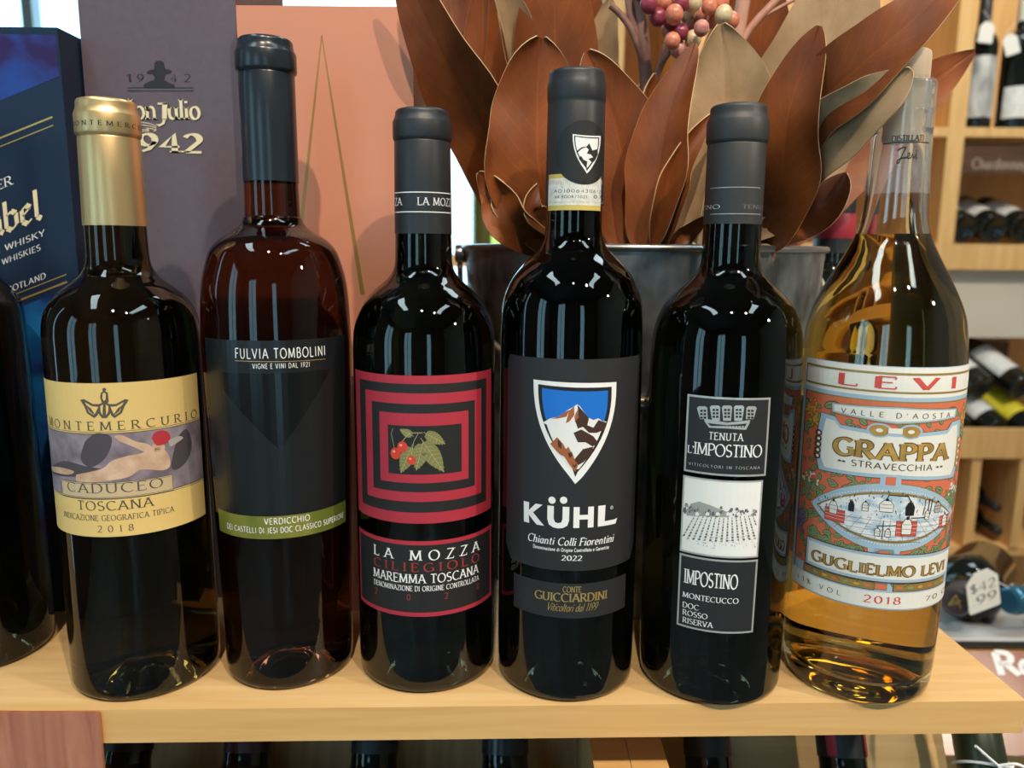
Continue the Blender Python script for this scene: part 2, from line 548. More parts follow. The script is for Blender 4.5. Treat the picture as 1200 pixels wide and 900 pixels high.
class Wrap(Sheet):
    def __init__(self, cx, cy, rz):
        super().__init__()
        self.cx, self.cy, self.rz = cx, cy, rz
        self.R = None
        self.face = atan2(cx, cy)         # azimuth from the camera to the axis

    def unmap(self, x, y):
        d = ray(x, y)
        z = 0.15; R = 0.037
        for _ in range(6):
            r = self.rz(z) if self.R is None else self.R
            a = d.x ** 2 + d.y ** 2; b = -2 * (d.x * self.cx + d.y * self.cy); c = self.cx ** 2 + self.cy ** 2 - r * r
            disc = b * b - 4 * a * c
            t = (-b - sqrt(max(disc, 0))) / (2 * a)
            z = CAM_Z + d.z * t
        px, py = d.x * t - self.cx, d.y * t - self.cy
        ang = atan2(px, -py) + self.face
        ang = (ang + pi) % (2 * pi) - pi
        return ang * 0.0375, z

    def map(self, u, z, off):
        a = u / 0.0375 - self.face
        r = self.rz(z) + off
        return Vector((self.cx + r * sin(a), self.cy - r * cos(a), z))


class Flat(Sheet):
    """o: origin, eu / ev: unit axes of the sheet; the normal points out of the printed face."""

    def __init__(self, o, eu, ev):
        super().__init__()
        self.o, self.eu, self.ev = Vector(o), Vector(eu).normalized(), Vector(ev).normalized()
        self.n = self.eu.cross(self.ev).normalized()

    def unmap(self, x, y):
        d = ray(x, y)
        t = (self.o - CAM).dot(self.n) / d.dot(self.n)
        p = CAM + d * t - self.o
        return p.dot(self.eu), p.dot(self.ev)

    def map(self, u, v, off):
        return self.o + self.eu * u + self.ev * v + self.n * off

#@@STRUCTURE
# ------------------------------------------------------------------ the room
def structure(name, bm, m, smooth=False):
    o = link(name, bm, m, None, smooth)
    o['kind'] = 'structure'
    return o


X0, X1, YF, YB, Z0, Z1 = -2.4, 2.6, -3.0, 2.6, -0.95, 2.0
T = 0.1
bm = bmesh.new(); box(bm, (X0 - T, YF - T, Z0 - T), (X1 + T, YB + T, Z0)); structure('floor', bm, FLOORM)
bm = bmesh.new(); box(bm, (X0 - T, YF - T, Z1), (X1 + T, YB + T, Z1 + T)); structure('ceiling', bm, CEILM)


def wall_with_hole(name, axis, c0, c1, a0, a1, holes, m):
    """A wall slab between c0 and c1 along its thickness; holes are (lo, hi, zlo, zhi) along the wall."""
    bm = bmesh.new()
    cuts = sorted(holes)
    cur = a0
    def slab(p, q, z0, z1):
        if q - p < 1e-4 or z1 - z0 < 1e-4: return
        if axis == 'x': box(bm, (p, c0, z0), (q, c1, z1))
        else: box(bm, (c0, p, z0), (c1, q, z1))
    for (p, q, zl, zh) in cuts:
        slab(cur, p, Z0, Z1); slab(p, q, Z0, zl); slab(p, q, zh, Z1)
        cur = q
    slab(cur, a1, Z0, Z1)
    return structure(name, bm, m)


PANE = clearfilm('window_glass', (0.9, 0.95, 0.95), 0.06, 0.02)
HB = (-2.3, -0.10, 0.02, 1.75)
HL = [(-1.9, -1.0, -0.3, 1.6), (0.10, 0.28, -0.8, 1.6)]
HF = [(-1.7, -0.9, -0.5, 1.5), (0.55, 1.0, -0.9, 1.3)]
wall_with_hole('wall_back', 'x', YB, YB + T, X0, X1, [HB], WALL)
wall_with_hole('wall_front', 'x', YF - T, YF, X0, X1, HF, DARKWALL)
wall_with_hole('wall_left', 'y', X0 - T, X0, YF, YB, HL, DARKWALL)
wall_with_hole('wall_right', 'y', X1, X1 + T, YF, YB, [], WALL)


def window(name, axis, c, h, mull=1):
    p, q, zl, zh = h
    bm = bmesh.new()
    w = 0.035
    def b(p0, q0, z0, z1, d=0.03):
        if axis == 'x': box(bm, (p0, c - d, z0), (q0, c + d, z1))
        else: box(bm, (c - d, p0, z0), (c + d, q0, z1))
    b(p, q, zl, zl + w); b(p, q, zh - w, zh); b(p, p + w, zl + w, zh - w); b(q - w, q, zl + w, zh - w)
    for k in range(1, mull + 1):
        m_ = p + (q - p) * k / (mull + 1)
        b(m_ - w / 2, m_ + w / 2, zl + w, zh - w, 0.025)
    o = structure(name, bm, FRAMEM)
    bm = bmesh.new()
    if axis == 'x': box(bm, (p + w, c - 0.003, zl + w), (q - w, c + 0.003, zh - w))
    else: box(bm, (c - 0.003, p + w, zl + w), (c + 0.003, q - w, zh - w))
    g = link('pane', bm, PANE, o, False)
    return o


window('window_1', 'x', YB + 0.05, HB, 2)
window('window_2', 'y', X0 - 0.05, HL[0], 1)
window('window_3', 'y', X0 - 0.05, HL[1], 0)
window('window_4', 'x', YF - 0.05, HF[0], 1)
window('window_5', 'x', YF - 0.05, HF[1], 0)

# ------------------------------------------------------------------ the display shelf the bottles stand on
SH = thing('display_shelf', 'pale maple display shelf carrying the row of six front bottles', 'shelf', (0.0, 0.55, 0.0))
yaw = atan2(0.015, 0.467)
MS = Matrix.Translation((0.272, 0.3705, 0)) @ Matrix.Rotation(yaw, 4, 'Z')
bm = bmesh.new()
box(bm, (-1.1, 0.0, -0.0185), (0.0, 0.36, 0.0), 0, MS)
bevel(bm, 0.0008, 2)
for f in bm.faces:
    if f.calc_center_median().z < -0.002: f.material_index = 1
link('top_board', bm, [WOOD, WOOD_EDGE], SH, False)


def obox(lo, hi, M=None, bw=0.0006):
    bm = bmesh.new(); box(bm, lo, hi, 0, M); bevel(bm, bw, 1)
    return bm


# a pair of partition boards just under the top and the leaning rack with its bottles
px_l, px_r = gz(691, 866, -0.046).x, gz(774, 866, -0.046).x
px_m = (px_l + px_r) / 2
link('partition', obox((px_l, 0.32, -0.40), (px_m - .0002, 0.70, -0.046)), WOOD_EDGE, SH, False)
link('partition', obox((px_m + .0002, 0.32, -0.40), (px_r, 0.70, -0.046)), WOOD_EDGE, SH, False)
SL = radians(60)
DUP = Vector((0, cos(SL), sin(SL)))            # the rack leans back: up the rack
NRM = Vector((0, -sin(SL), cos(SL)))           # out of the rack, towards the aisle
RK = Vector((0, .478, -.030))                  # on the line of the necks
BACKW = noisy('rack_board', (0.46, 0.24, 0.10), (0.60, 0.35, 0.16), (120, 10, 10), 4, 0.55)
MRK = Matrix(((1, 0, 0, 0), (0, DUP.y, NRM.y, (RK - NRM * .0385).y), (0, DUP.z, NRM.z, (RK - NRM * .0385).z), (0, 0, 0, 1)))
link('rack_board', obox((-0.8, -0.40, -0.012), (px_l - 0.001, 0.004, 0.0), MRK), BACKW, SH, False)
link('rack_board', obox((px_r + 0.001, -0.40, -0.012), (0.30, 0.004, 0.0), MRK), WOOD, SH, False)  # paler maple on this half: its lit look is put into the colour

# ------------------------------------------------------------------ bottles
def prof_fn(pts):
    """pts: (z, r) ascending; linear look-up."""
    def f(z):
        if z <= pts[0][0]: return pts[0][1]
        for (z0, r0), (z1, r1) in zip(pts, pts[1:]):
            if z <= z1:
                return r0 + (r1 - r0) * (z - z0) / (z1 - z0 + 1e-12)
        return pts[-1][1]
    return f


def glass_profile(body, foot=0.006, punt=0.016):
    """body: (z, r) from the side above the foot to the top of the neck -> smooth (r, z) lathe profile with a punt."""
    side = crom(body, 8)
    r0 = body[0][1]
    pr = [(0, punt), (r0 * .30, punt * .82), (r0 * .55, punt * .42), (r0 * .72, 0.0014), (r0 * .80, 0.0), (r0 - foot * .8, 0.0)]
    for k in range(1, 6):
        a = pi / 2 * k / 5
        pr.append((r0 - foot * .8 + foot * .8 * sin(a), foot * .8 * (1 - cos(a))))
    pr += [(r, z) for z, r in side if z > foot * .8 + 1e-4]
    return pr, prof_fn([(0, r0), (foot, r0)] + [(z, r) for z, r in side])


def bottle(label, X, Y, body, mat, name='wine_bottle', cat='wine bottle', group=None, foot=0.006, seg=128):
    t = thing(name, label, cat, (X, Y, 0), group)
    pr, fn = glass_profile(body, foot)
    bm = bmesh.new()
    top = pr[-1]
    lathe(bm, pr + [(top[0] * .5, top[1] + .0005), (0, top[1] + .0006)], (X, Y, 0), seg)
    link('glass_body', bm, mat, t, True, 60)
    return t, fn


def capsule(t, X, Y, pts, mat, mats_extra=None, name='capsule'):
    bm = bmesh.new()
    pr = [(pts[0][1] - .0007, pts[0][0])] + [(r, z) for z, r in pts]
    zt, rt_ = pts[-1]
    pr += [(rt_ - .0007, zt + .0009), (rt_ - .002, zt + .0013), (rt_ * .6, zt + .0013), (0, zt + .0011)]
    lathe(bm, pr, (X, Y, 0), 96)
    o = link(name, bm, mat, t, True, 35)
    return o, prof_fn([(z, r) for z, r in pts])


def caps_pts(z0, r0, zc0, rn, zc1, rc, zt, rtop):
    """skirt bottom, collar bottom, collar top, lid."""
    return [(z0, r0), (z0 + (zc0 - z0) * .5, (r0 + rn) / 2), (zc0 - .0018, rn), (zc0 - .0012, rn - .0002), (zc0, rc - .0002), (zc0 + .0008, rc),
            (zc1 - .0008, rc), (zc1, rc - .0003), (zc1 + .0015, rtop + .0004), (zc1 + .0028, rtop + .0001), (zt - .002, rtop), (zt - .0012, rtop - .0001)]


def darkside(*a, **k):
    pass


# ---- far left bottle, cut by the frame
B0 = bottle('dark wine bottle cut off by the left edge beside the navy box', -0.309, 0.418,
            [(0.006, 0.0372), (0.03, 0.0375), (0.12, 0.0375), (0.190, 0.0372), (0.205, 0.0335), (0.217, 0.024), (0.225, 0.017), (0.232, 0.015), (0.26, 0.0145), (0.30, 0.0138)], BLACKGLASS)
capsule(B0[0], -0.309, 0.418, caps_pts(0.242, .0151, .285, .0146, .2955, .0152, .302, .0137), CAPS_BLACK)

# ---- 1: gold capsule, yellow label
X, Y = -0.2019, 0.3976
LBL1 = pmat('label_yellow', (0.80, 0.56, 0.20), 0.55)
t1, f1 = bottle('wine bottle with a gold capsule and a yellow label with a painted strip', X, Y,
                [(0.006, 0.0378), (0.022, 0.0378), (0.10, 0.0374), (0.175, 0.0372), (0.190, 0.0369), (0.1985, 0.0352), (0.2055, 0.0312), (0.2105, 0.0262), (0.2145, 0.0212), (0.2185, 0.0172), (0.2235, 0.0151), (0.231, 0.0146), (0.26, 0.0140), (0.295, 0.0132)], OLIVEGLASS)
c1, cf1 = capsule(t1, X, Y, caps_pts(0.2416, .0150, .2855, .0142, .2955, .0151, .3022, .0138), CAPS_GOLD)
s = Wrap(X, Y, cf1).crop(40, 100, 1 / 4.5)
zc_ = s.P(400, 212)[1]; s.utext('MONTEMERCURIO', -.0543, .0733, zc_, zc_ * 0 + s.P(400, 188)[1] - zc_, INK, 1, weight=.13, gap=.55)
s.build('capsule_lettering', c1, cut=False, base=0.0001)
s = Wrap(X, Y, f1).crop(30, 300, 1 / 3.75)
uL = s.P(70, 640)[0] - 0.012; uR = s.P(757, 620)[0]
s.crop(0, 0, 1)
zt_, zb_ = s.P(137, 448.5)[1], s.P(137, 628.8)[1]
s.rect(uL, zb_, uR, zt_, LBL1, 0)
zp1, zp0 = s.P(133, 508.5)[1], s.P(136, 582)[1]
PAINT = noisy('painted_strip', (0.16, 0.125, 0.16), (0.34, 0.28, 0.33), (90, 90, 90), 4, 0.55)
SKIN = noisy('painted_flesh', (0.55, 0.34, 0.22), (0.72, 0.50, 0.36), (140, 140, 140), 3, 0.55)
PDARK = pmat('painted_shadow', (0.075, 0.06, 0.07), 0.55)
PRED = pmat('painted_red', (0.50, 0.035, 0.05), 0.5)
PGREY = pmat('painted_grey', (0.45, 0.40, 0.37), 0.55)
DGREY = pmat('label_ink_grey', (0.10, 0.085, 0.06), 0.5)
s.rect(uL, zp0 - .0004, uR, zp1 + .0004, DGREY, 1)
s.rect(uL, zp0, uR, zp1, PAINT, 2)
s.line([(uL, zp1 + .0011), (uR, zp1 + .0011)], .00025, DGREY, 1); s.line([(uL, zp0 - .0011), (uR, zp0 - .0011)], .00025, DGREY, 1)
s.crop(0, 400, .5)      # painted strip: loose shapes only
s.blob([(200, 235), (225, 215), (262, 225), (250, 270), (215, 295), (190, 275)], PDARK, 3)
s.blob([(112, 300), (150, 280), (200, 292), (245, 300), (240, 312), (150, 316)], PDARK, 3)
s.blob([(415, 225), (435, 205), (448, 235), (440, 275), (415, 300), (400, 290)], PDARK, 3)
s.blob([(180, 312), (240, 298), (262, 280), (300, 268), (330, 262), (352, 250), (372, 246), (392, 262), (398, 290), (380, 302), (330, 300), (300, 318), (240, 328), (185, 330)], SKIN, 4)
s.blob([(268, 222), (285, 219), (318, 234), (345, 240), (356, 250), (340, 258), (310, 246), (280, 233)], SKIN, 4)
s.blob([(355, 226), (362, 214), (380, 208), (394, 214), (398, 228), (386, 240), (366, 243)], PRED, 5)
s.blob([(358, 240), (384, 242), (382, 260), (366, 264), (356, 252)], SKIN, 4)
s.blob([(394, 232), (416, 222), (428, 226), (410, 240), (398, 246)], PGREY, 5)
s.blob([(120, 292), (150, 296), (175, 305), (160, 312), (125, 304)], SKIN, 4)
s.crop(0, 0, 1)
plu = (s.P(74, 571)[0], s.P(202, 562)[0]); plz = (s.P(137, 584)[1], s.P(137, 564.5)[1])
PLQ = pmat('plaque_tan', (0.62, 0.47, 0.28), 0.5)
s.rect(plu[0], plz[0], plu[1], plz[1], DGREY, 5); s.rect(plu[0] + .0003, plz[0] + .0003, plu[1] - .0003, plz[1] - .0003, PLQ, 6)
s.line([(plu[0] + .0008, plz[0] + .0008), (plu[1] - .0008, plz[0] + .0008), (plu[1] - .0008, plz[1] - .0008), (plu[0] + .0008, plz[1] - .0008)], .0002, DGREY, 7, True)
s.text('CADUCEO', (81, 579), (191, 572), (136, 577), DGREY, 7, hp=11, weight=.12, gap=.2)
cz_ = s.P(136, 565.8); s.line([cz_, (cz_[0] - .0012, cz_[1] + .0008)], .0003, DGREY, 7)
s.text('ONTEMERCURIO', (65, 499), (230, 487.5), (140, 503.5), DGREY, 2, hp=10, weight=.13, gap=.5)
a0 = s.P(65, 499)[0]; st = (s.P(231, 487)[0] - a0) / 11.6
s.utext('M', a0 - st * 1.0, a0 - st * .25, s.P(140, 503.5)[1], .0045, DGREY, 2, weight=.13)
s.text('TOSCANA', (92, 597), (180, 594), (136, 597.5), DGREY, 2, hp=10.5, weight=.13, gap=.15)
s.text('INDICAZIONE GEOGRAFICA TIPICA', (76, 606), (204, 602), (138, 609.5), DGREY, 2, hp=6.3, weight=.14, gap=.12)
s.text('2018', (115, 623), (157, 621), (136, 623), DGREY, 2, hp=7.5, weight=.13, gap=.7)
# winged emblem
s.crop(30, 300, 1 / 3.75)
s.ppoly([(332, 600), (345, 592), (362, 600), (366, 640), (352, 655), (336, 645), (328, 620)], DGREY, 2)
s.ppoly([(337, 584), (346, 578), (356, 584), (352, 594), (340, 594)], DGREY, 2)
s.ppoly([(340, 604), (347, 600), (354, 606), (352, 632), (344, 636), (338, 624)], LBL1, 3)
for sg in (-1, 1):
    c = 347
    s.ppoly([(c + sg * 14, 650), (c + sg * 50, 650), (c + sg * 90, 628), (c + sg * 106, 632), (c + sg * 88, 660), (c + sg * 76, 690), (c + sg * 44, 712), (c + sg * 30, 700)], DGREY, 2)
    s.ppoly([(c + sg * 26, 662), (c + sg * 52, 660), (c + sg * 84, 642), (c + sg * 66, 686), (c + sg * 44, 700)], LBL1, 3)
    for k in range(3):
        s.ppoly([(c + sg * (40 + 8 * k), 696 - 6 * k), (c + sg * (62 + 8 * k), 664 - 6 * k), (c + sg * (64 + 8 * k), 668 - 6 * k), (c + sg * (44 + 8 * k), 700 - 6 * k)], DGREY, 4)
    s.ppoly([(c, 640), (c + sg * 22, 650), (c + sg * 28, 690), (c + sg * 10, 712), (c, 712)], DGREY, 2)
    s.ppoly([(c + sg * 6, 652), (c + sg * 18, 660), (c + sg * 16, 684), (c + sg * 8, 700)], LBL1, 3)
s.build('front_label', t1)

# ---- 2: tall slim black-labelled white
X, Y = -0.1247, 0.4064
t2, f2 = bottle('tall brown glass bottle with a satin black label and a green band near the bottom', X, Y,
                [(0.006, 0.0346), (0.03, 0.0348), (0.10, 0.0364), (0.17, 0.0381), (0.192, 0.0379), (0.206, 0.0372), (0.2165, 0.0359), (0.2275, 0.0328), (0.2325, 0.0300), (0.2365, 0.0258), (0.2395, 0.0208), (0.2425, 0.0168), (0.2465, 0.0146), (0.252, 0.0138), (0.29, 0.0133), (0.325, 0.0128)], BROWNGLASS)
c2, cf2 = capsule(t2, X, Y, caps_pts(0.2645, .01385, .3180, .0137, .3272, .0149, .3335, .0134), CAPS_NAVY)
s = Wrap(X, Y, f2).crop(0, 0, 1)
LBL2 = pmat('label_satin_black', (0.010, 0.0105, 0.012), 0.33)
LBL2V = pmat('label_satin_black_v', (0.0055, 0.0055, 0.006), 0.25)
GREENB = noisy('label_green_band', (0.16, 0.20, 0.03), (0.42, 0.36, 0.07), (40, 40, 6), 2, 0.35, lo=0.4, hi=0.66, metal=0.3)
u0, u1 = s.P(248, 500)[0], s.P(404, 480)[0]
zt_, zb_ = s.P(325, 399)[1], s.P(330, 631)[1]
zg = s.P(330, 604.5)[1]
s.rect(u0, zb_, u1, zt_, LBL2, 0)
um = (u0 + u1) / 2 + .001
s.poly([(u0 + .006, zt_ - .016), (u1 - .012, zt_ - .016), (um, zt_ - .055)], LBL2V, 1)
s.rect(u0, zb_, u1, zg, GREENB, 1)
s.text('FULVIA TOMBOLINI', (276, 419), (381, 417), (328, 419.8), PAPER, 2, hp=11.5, weight=.13, thin=.10, serif=0, gap=.2)
s.line([s.P(276, 422.5), s.P(381, 420.5)], .0003, GOLDINK, 2)
s.text('VIGNE E VINI DAL 1921', (296, 432), (363, 430.5), (329, 431.5), PAPER, 2, hp=5.6, weight=.14, thin=.12, serif=0, gap=.2)
s.text('VERDICCHIO', (310, 616), (363, 614), (337, 613.2), PAPER, 2, hp=7.0, weight=.15, thin=.11, serif=0, gap=.16)
s.text('DEI CASTELLI DI JESI DOC CLASSICO SUPERIORE', (267, 619), (402, 609), (334, 623.6), PAPER, 2, hp=6.2, weight=.16, thin=.13, serif=0, gap=.18)
s.build('front_label', t2)

# ---- 3: red rings with cherries
X, Y = -0.0469, 0.4079
BORD = [(0.006, 0.0377), (0.02, 0.0379), (0.10, 0.0377), (0.165, 0.0376), (0.1835, 0.0374), (0.1925, 0.0362), (0.2012, 0.0328), (0.2062, 0.0294), (0.2110, 0.0248), (0.2150, 0.0202), (0.2190, 0.0168), (0.2240, 0.0151), (0.2325, 0.0147), (0.26, 0.0141), (0.294, 0.0132)]
t3, f3 = bottle('wine bottle with nested red and black squares around cherries on its label', X, Y, BORD, BLACKGLASS)
c3, cf3 = capsule(t3, X, Y, caps_pts(0.2392, .0148, .2862, .0143, .2952, .0150, .3008, .0136), CAPS_BLACK)
s = Wrap(X, Y, cf3).crop(400, 110, 1 / 4.5)
for yy in (518, 622):
    z = s.P(430, yy)[1]
    s.line([(-.105, z), (.105, z)], .0005, WHITEINK, 1)
uA_ = s.P(402, 586)[0]; uO_ = s.P(547, 586)[0]
zc_ = s.P(435, 586)[1]; hc_ = s.P(435, 546)[1] - zc_
s.utext('LA MOZZA', -.105, -.030, zc_, hc_, WHITEINK, 1, weight=.13)
s.utext('LA MOZZA', uA_, uA_ + (uO_ - uA_) * 6.54 / 4.06, zc_, hc_, WHITEINK, 1, weight=.13)
s.build('capsule_lettering', c3, base=0.0001)
s = Wrap(X, Y, f3).crop(400, 400, .5)
LRED = pmat('label_crimson', (0.42, 0.028, 0.050), 0.5)
LBLK = pmat('label_black', (0.013, 0.013, 0.013), 0.55)
uo0, uo1 = s.P(38, 250)[0], s.P(350, 235)[0]
ucx = [(38, 350), (48, 338.5), (60.5, 327), (75, 312), (92, 297), (111, 281)]
zcy = [(80.5, 427), (100, 401), (122, 376), (147, 353), (169, 332), (198, 312)]
for k in range(6):
    ua, ub = s.P(ucx[k][0], 255)[0], s.P(ucx[k][1], 250)[0]
    za, zb = s.P(200, zcy[k][0])[1], s.P(200, zcy[k][1])[1]
    s.rect(ua, zb, ub, za, LRED if k % 2 == 0 else LBLK, k)
CHERRY = pmat('cherry_red', (0.62, 0.055, 0.03), 0.4)
CHERH = pmat('cherry_light', (0.85, 0.35, 0.22), 0.4)
LFG = pmat('engraved_leaf', (0.20, 0.20, 0.075), 0.5)
LFL = pmat('engraved_vein', (0.50, 0.43, 0.18), 0.5)


def leaf_mark(s, b, tip, w, m, vein, layer):
    b = s.P(*b); tip = s.P(*tip)
    dx, dy = tip[0] - b[0], tip[1] - b[1]
    pts = []
    for sgn in (1, -1):
        rng = range(9) if sgn == 1 else range(8, -1, -1)
        for k in rng:
            q = k / 8
            ww = w * sin(pi * q ** .85) * sgn
            pts.append((b[0] + dx * q - dy * ww, b[1] + dy * q + dx * ww))
    s.poly(pts[:-1][1:], m, layer)
    L = hypot(dx, dy)
    s.line([b, tip], .00018, vein, layer + 1)
    for k in range(2, 8):
        q = k / 8.5
        for sgn in (1, -1):
            ww = w * sin(pi * q ** .85) * sgn * .85
            p = (b[0] + dx * q, b[1] + dy * q)
            e = (b[0] + dx * (q + .1) - dy * ww, b[1] + dy * (q + .1) + dx * ww)
            s.line([p, e], .00012, vein, layer + 1)


for b, tp, w in (((192, 212), (243, 240), .24), ((186, 226), (240, 306), .2), ((192, 232), (176, 302), .26), ((168, 240), (140, 308), .22), ((170, 222), (138, 206), .28)):
    leaf_mark(s, b, tp, w, LFG, LFL, 6)
s.line([s.P(125, 248), s.P(118, 215), s.P(122, 203)], .0002, LFL, 6)
s.line([s.P(142, 236), s.P(160, 214), s.P(190, 214)], .0003, LFL, 6)
s.line([s.P(165, 265), s.P(170, 235), s.P(180, 216)], .0002, LFL, 6)
for (cx, cy, r) in ((165, 278, 10), (128, 262, 12), (144, 247, 12)):
    c = s.P(cx, cy); rr = s.P(cx + r, cy)[0] - c[0]
    s.ell(c[0], c[1], rr, rr * 1.1, CHERRY, 8); s.ell(c[0] - rr * .3, c[1] + rr * .35, rr * .3, rr * .25, CHERH, 9, 10)
s.build('front_label', t3)
s = Wrap(X, Y, f3).crop(400, 400, .5)
ua, ub = s.P(45, 520)[0], s.P(350, 510)[0]
za, zb = s.P(200, 468)[1], s.P(200, 645)[1]
bw = .0020
s.rect(ua, zb, ub, za, LRED, 0); s.rect(ua + bw, zb + bw * 1.15, ub - bw, za - bw * 1.1, LBLK, 1)
CIL = pmat('label_dark_red_ink', (0.34, 0.035, 0.035), 0.5)
s.text('LA MOZZA', (78, 506), (322, 500), (200, 513), WHITEINK, 2, hp=23, weight=.14, gap=.55)
s.text('CILIEGIOLO', (78, 530), (322, 524), (200, 539.5), CIL, 2, hp=20, weight=.14, gap=.4)
s.text('MAREMMA TOSCANA', (77, 560), (320, 553), (200, 566.5), WHITEINK, 2, hp=20.5, weight=.15, gap=.1)
s.text('DENOMINAZIONE DI ORIGINE CONTROLLATA', (78, 574), (321, 565), (200, 585), WHITEINK, 2, hp=11.5, weight=.16, gap=.12)
s.text('2020', (80, 593), (322, 586), (200, 607), CIL, 2, hp=14, weight=.14, sx=.9)
s.build('lower_label', t3)

# ---- 4: mountain shield
X, Y = 0.0309, 0.4006
t4, f4 = bottle('tallest dark wine bottle with a blue and white mountain shield on its black label', X, Y,
                [(0.006, 0.0372), (0.03, 0.0375), (0.10, 0.0373), (0.171, 0.0371), (0.1935, 0.0368), (0.2065, 0.0356), (0.2155, 0.0322), (0.2205, 0.0290), (0.2250, 0.0250), (0.2295, 0.0202), (0.2340, 0.0166), (0.2390, 0.0147), (0.248, 0.0142), (0.28, 0.0139), (0.312, 0.0130)], BLACKGLASS)
c4, cf4 = capsule(t4, X, Y, caps_pts(0.2540, .0148, .3040, .0143, .3124, .0146, .3185, .0137), CAPS_BLACK)
STRIPY = pmat('seal_strip_yellow', (0.62, 0.47, 0.11), 0.5)
STRIPW = noisy('seal_strip_paper', (0.62, 0.62, 0.58), (0.76, 0.76, 0.72), (400, 400, 400), 2, 0.6)
s = Wrap(X, Y, cf4).crop(570, 60, 1 / 4.5)
zb_, zy, zw, ztp = s.P(465, 838)[1], s.P(465, 812)[1], s.P(465, 668)[1], s.P(465, 645)[1]
s.rect(-.040, zb_, .040, ztp, STRIPY, 0); s.rect(-.040, zy, .040, zw, STRIPW, 1)
s.text('ADJ006430612', (358, 750), (600, 748), (470, 728), INK, 2, weight=.12, thin=.09, serif=0, gap=.25)
s.text('NR.SOOR75021', (362, 776), (530, 776), (450, 760), INK, 2, weight=.16, thin=.12, serif=0, gap=.3)
s.text('0.75', (564, 778), (612, 778), (585, 760), INK, 2, weight=.16, thin=.12, serif=0)
s.text('Denominazione di Origine Controllata', (330, 803), (612, 803), (470, 789), STRIPY, 2, weight=.12, thin=.1, serif=0)
for k in range(30):
    x = 332 + k * 9.4
    s.ppoly([(x, 680 + 2 * (k % 3)), (x + 2, 680), (x + 4, 704), (x + 2, 704)], STRIPY if k % 2 else PGREY, 2)
s.build('seal_strip', c4, base=0.00012)
s = Wrap(X, Y, cf4).crop(570, 60, 1 / 4.5)
cc = s.P(516, 535); ru = (s.P(628, 535)[0] - s.P(402, 535)[0]) / 2; rzv = (s.P(516, 365)[1] - s.P(516, 706)[1]) / 2
s.ell(cc[0] + .0006, cc[1], rzv * 2.55, rzv, INK, 3, 40)


def shield(s, tl, tr, tip, inset, m, layer, sag=3):
    """heater shield from two top corners and the bottom tip (crop pixels), inset inwards."""
    cx = tip[0]
    wl, wr, h = tl[0] - cx, tr[0] - cx, tip[1] - (tl[1] + tr[1]) / 2
    pts = []
    N = 14
    for k in range(N + 1):
        q = k / N
        pts.append((wl * (1 - q ** 2.3) , q))
    left = [(cx + a + inset * (1 - .2 * q), tl[1] + inset + (h - inset * 2.5) * q) for a, q in pts]
    right = [(cx + (-a) * wr / (-wl) - inset * (1 - .2 * q), tr[1] + inset + (h - inset * 2.5) * q) for a, q in pts]
    top = [(left[0][0] * (1 - j / 6) + right[0][0] * j / 6, left[0][1] * (1 - j / 6) + right[0][1] * j / 6 + sag * 4 * (j / 6) * (1 - j / 6)) for j in range(1, 6)]
    poly = left[:-1] + [(cx, tip[1] - inset * 1.5)] + right[:-1][::-1] + top[::-1]
    s.ppoly(poly, m, layer)


shield(s, (455, 437), (600, 447), (528, 645), 0, WHITEINK, 4)
shield(s, (455, 437), (600, 447), (528, 645), 8, INK, 5)
shield(s, (455, 437), (600, 447), (528, 645), 14, WHITEINK, 6)
s.ppoly([(474, 528), (500, 508), (528, 502), (540, 486), (556, 524), (584, 516), (584, 545), (570, 575), (556, 590), (536, 568), (560, 560), (548, 545), (528, 540), (538, 520), (524, 506), (500, 516), (476, 540)], INK, 7)
s.ppoly([(486, 565), (498, 552), (510, 572), (530, 582), (526, 618), (504, 590)], INK, 7)
s.build('round_seal', c4, base=0.00012)
LSL = pmat('label_charcoal', (0.019, 0.019, 0.021), 0.5)
s = Wrap(X, Y, f4).crop(570, 400, .5)
ua, ub = s.P(49, 300)[0], s.P(350, 290)[0]
za, zb = s.P(200, 42)[1], s.P(200, 538)[1]
ch = .0035
s.poly([(ua, zb + ch * 2), (ua + ch * 1.4, zb), (ub - ch * 1.4, zb), (ub, zb + ch * 2), (ub, za - ch), (ub - ch * .5, za), (ua + ch * .5, za), (ua, za - ch)], LSL, 0)
BLUE = pmat('shield_blue', (0.010, 0.16, 0.62), 0.45)
SNOW = pmat('shield_snow', (0.80, 0.80, 0.80), 0.5)
RUST = pmat('shield_rust', (0.36, 0.11, 0.035), 0.5)
UMBER = pmat('shield_umber', (0.055, 0.022, 0.014), 0.5)
tl, tr, tip = (111, 89), (304, 95), (208, 334)
shield(s, tl, tr, tip, 0, WHITEINK, 1, 5); shield(s, tl, tr, tip, 11, INK, 2, 5); shield(s, tl, tr, tip, 20, BLUE, 3, 5)


def clip_x(y):
    q = min(1, max(0, (y - 109) / 200))
    return -77 * (1 - q ** 2.3), 76 * (1 - q ** 2.3)


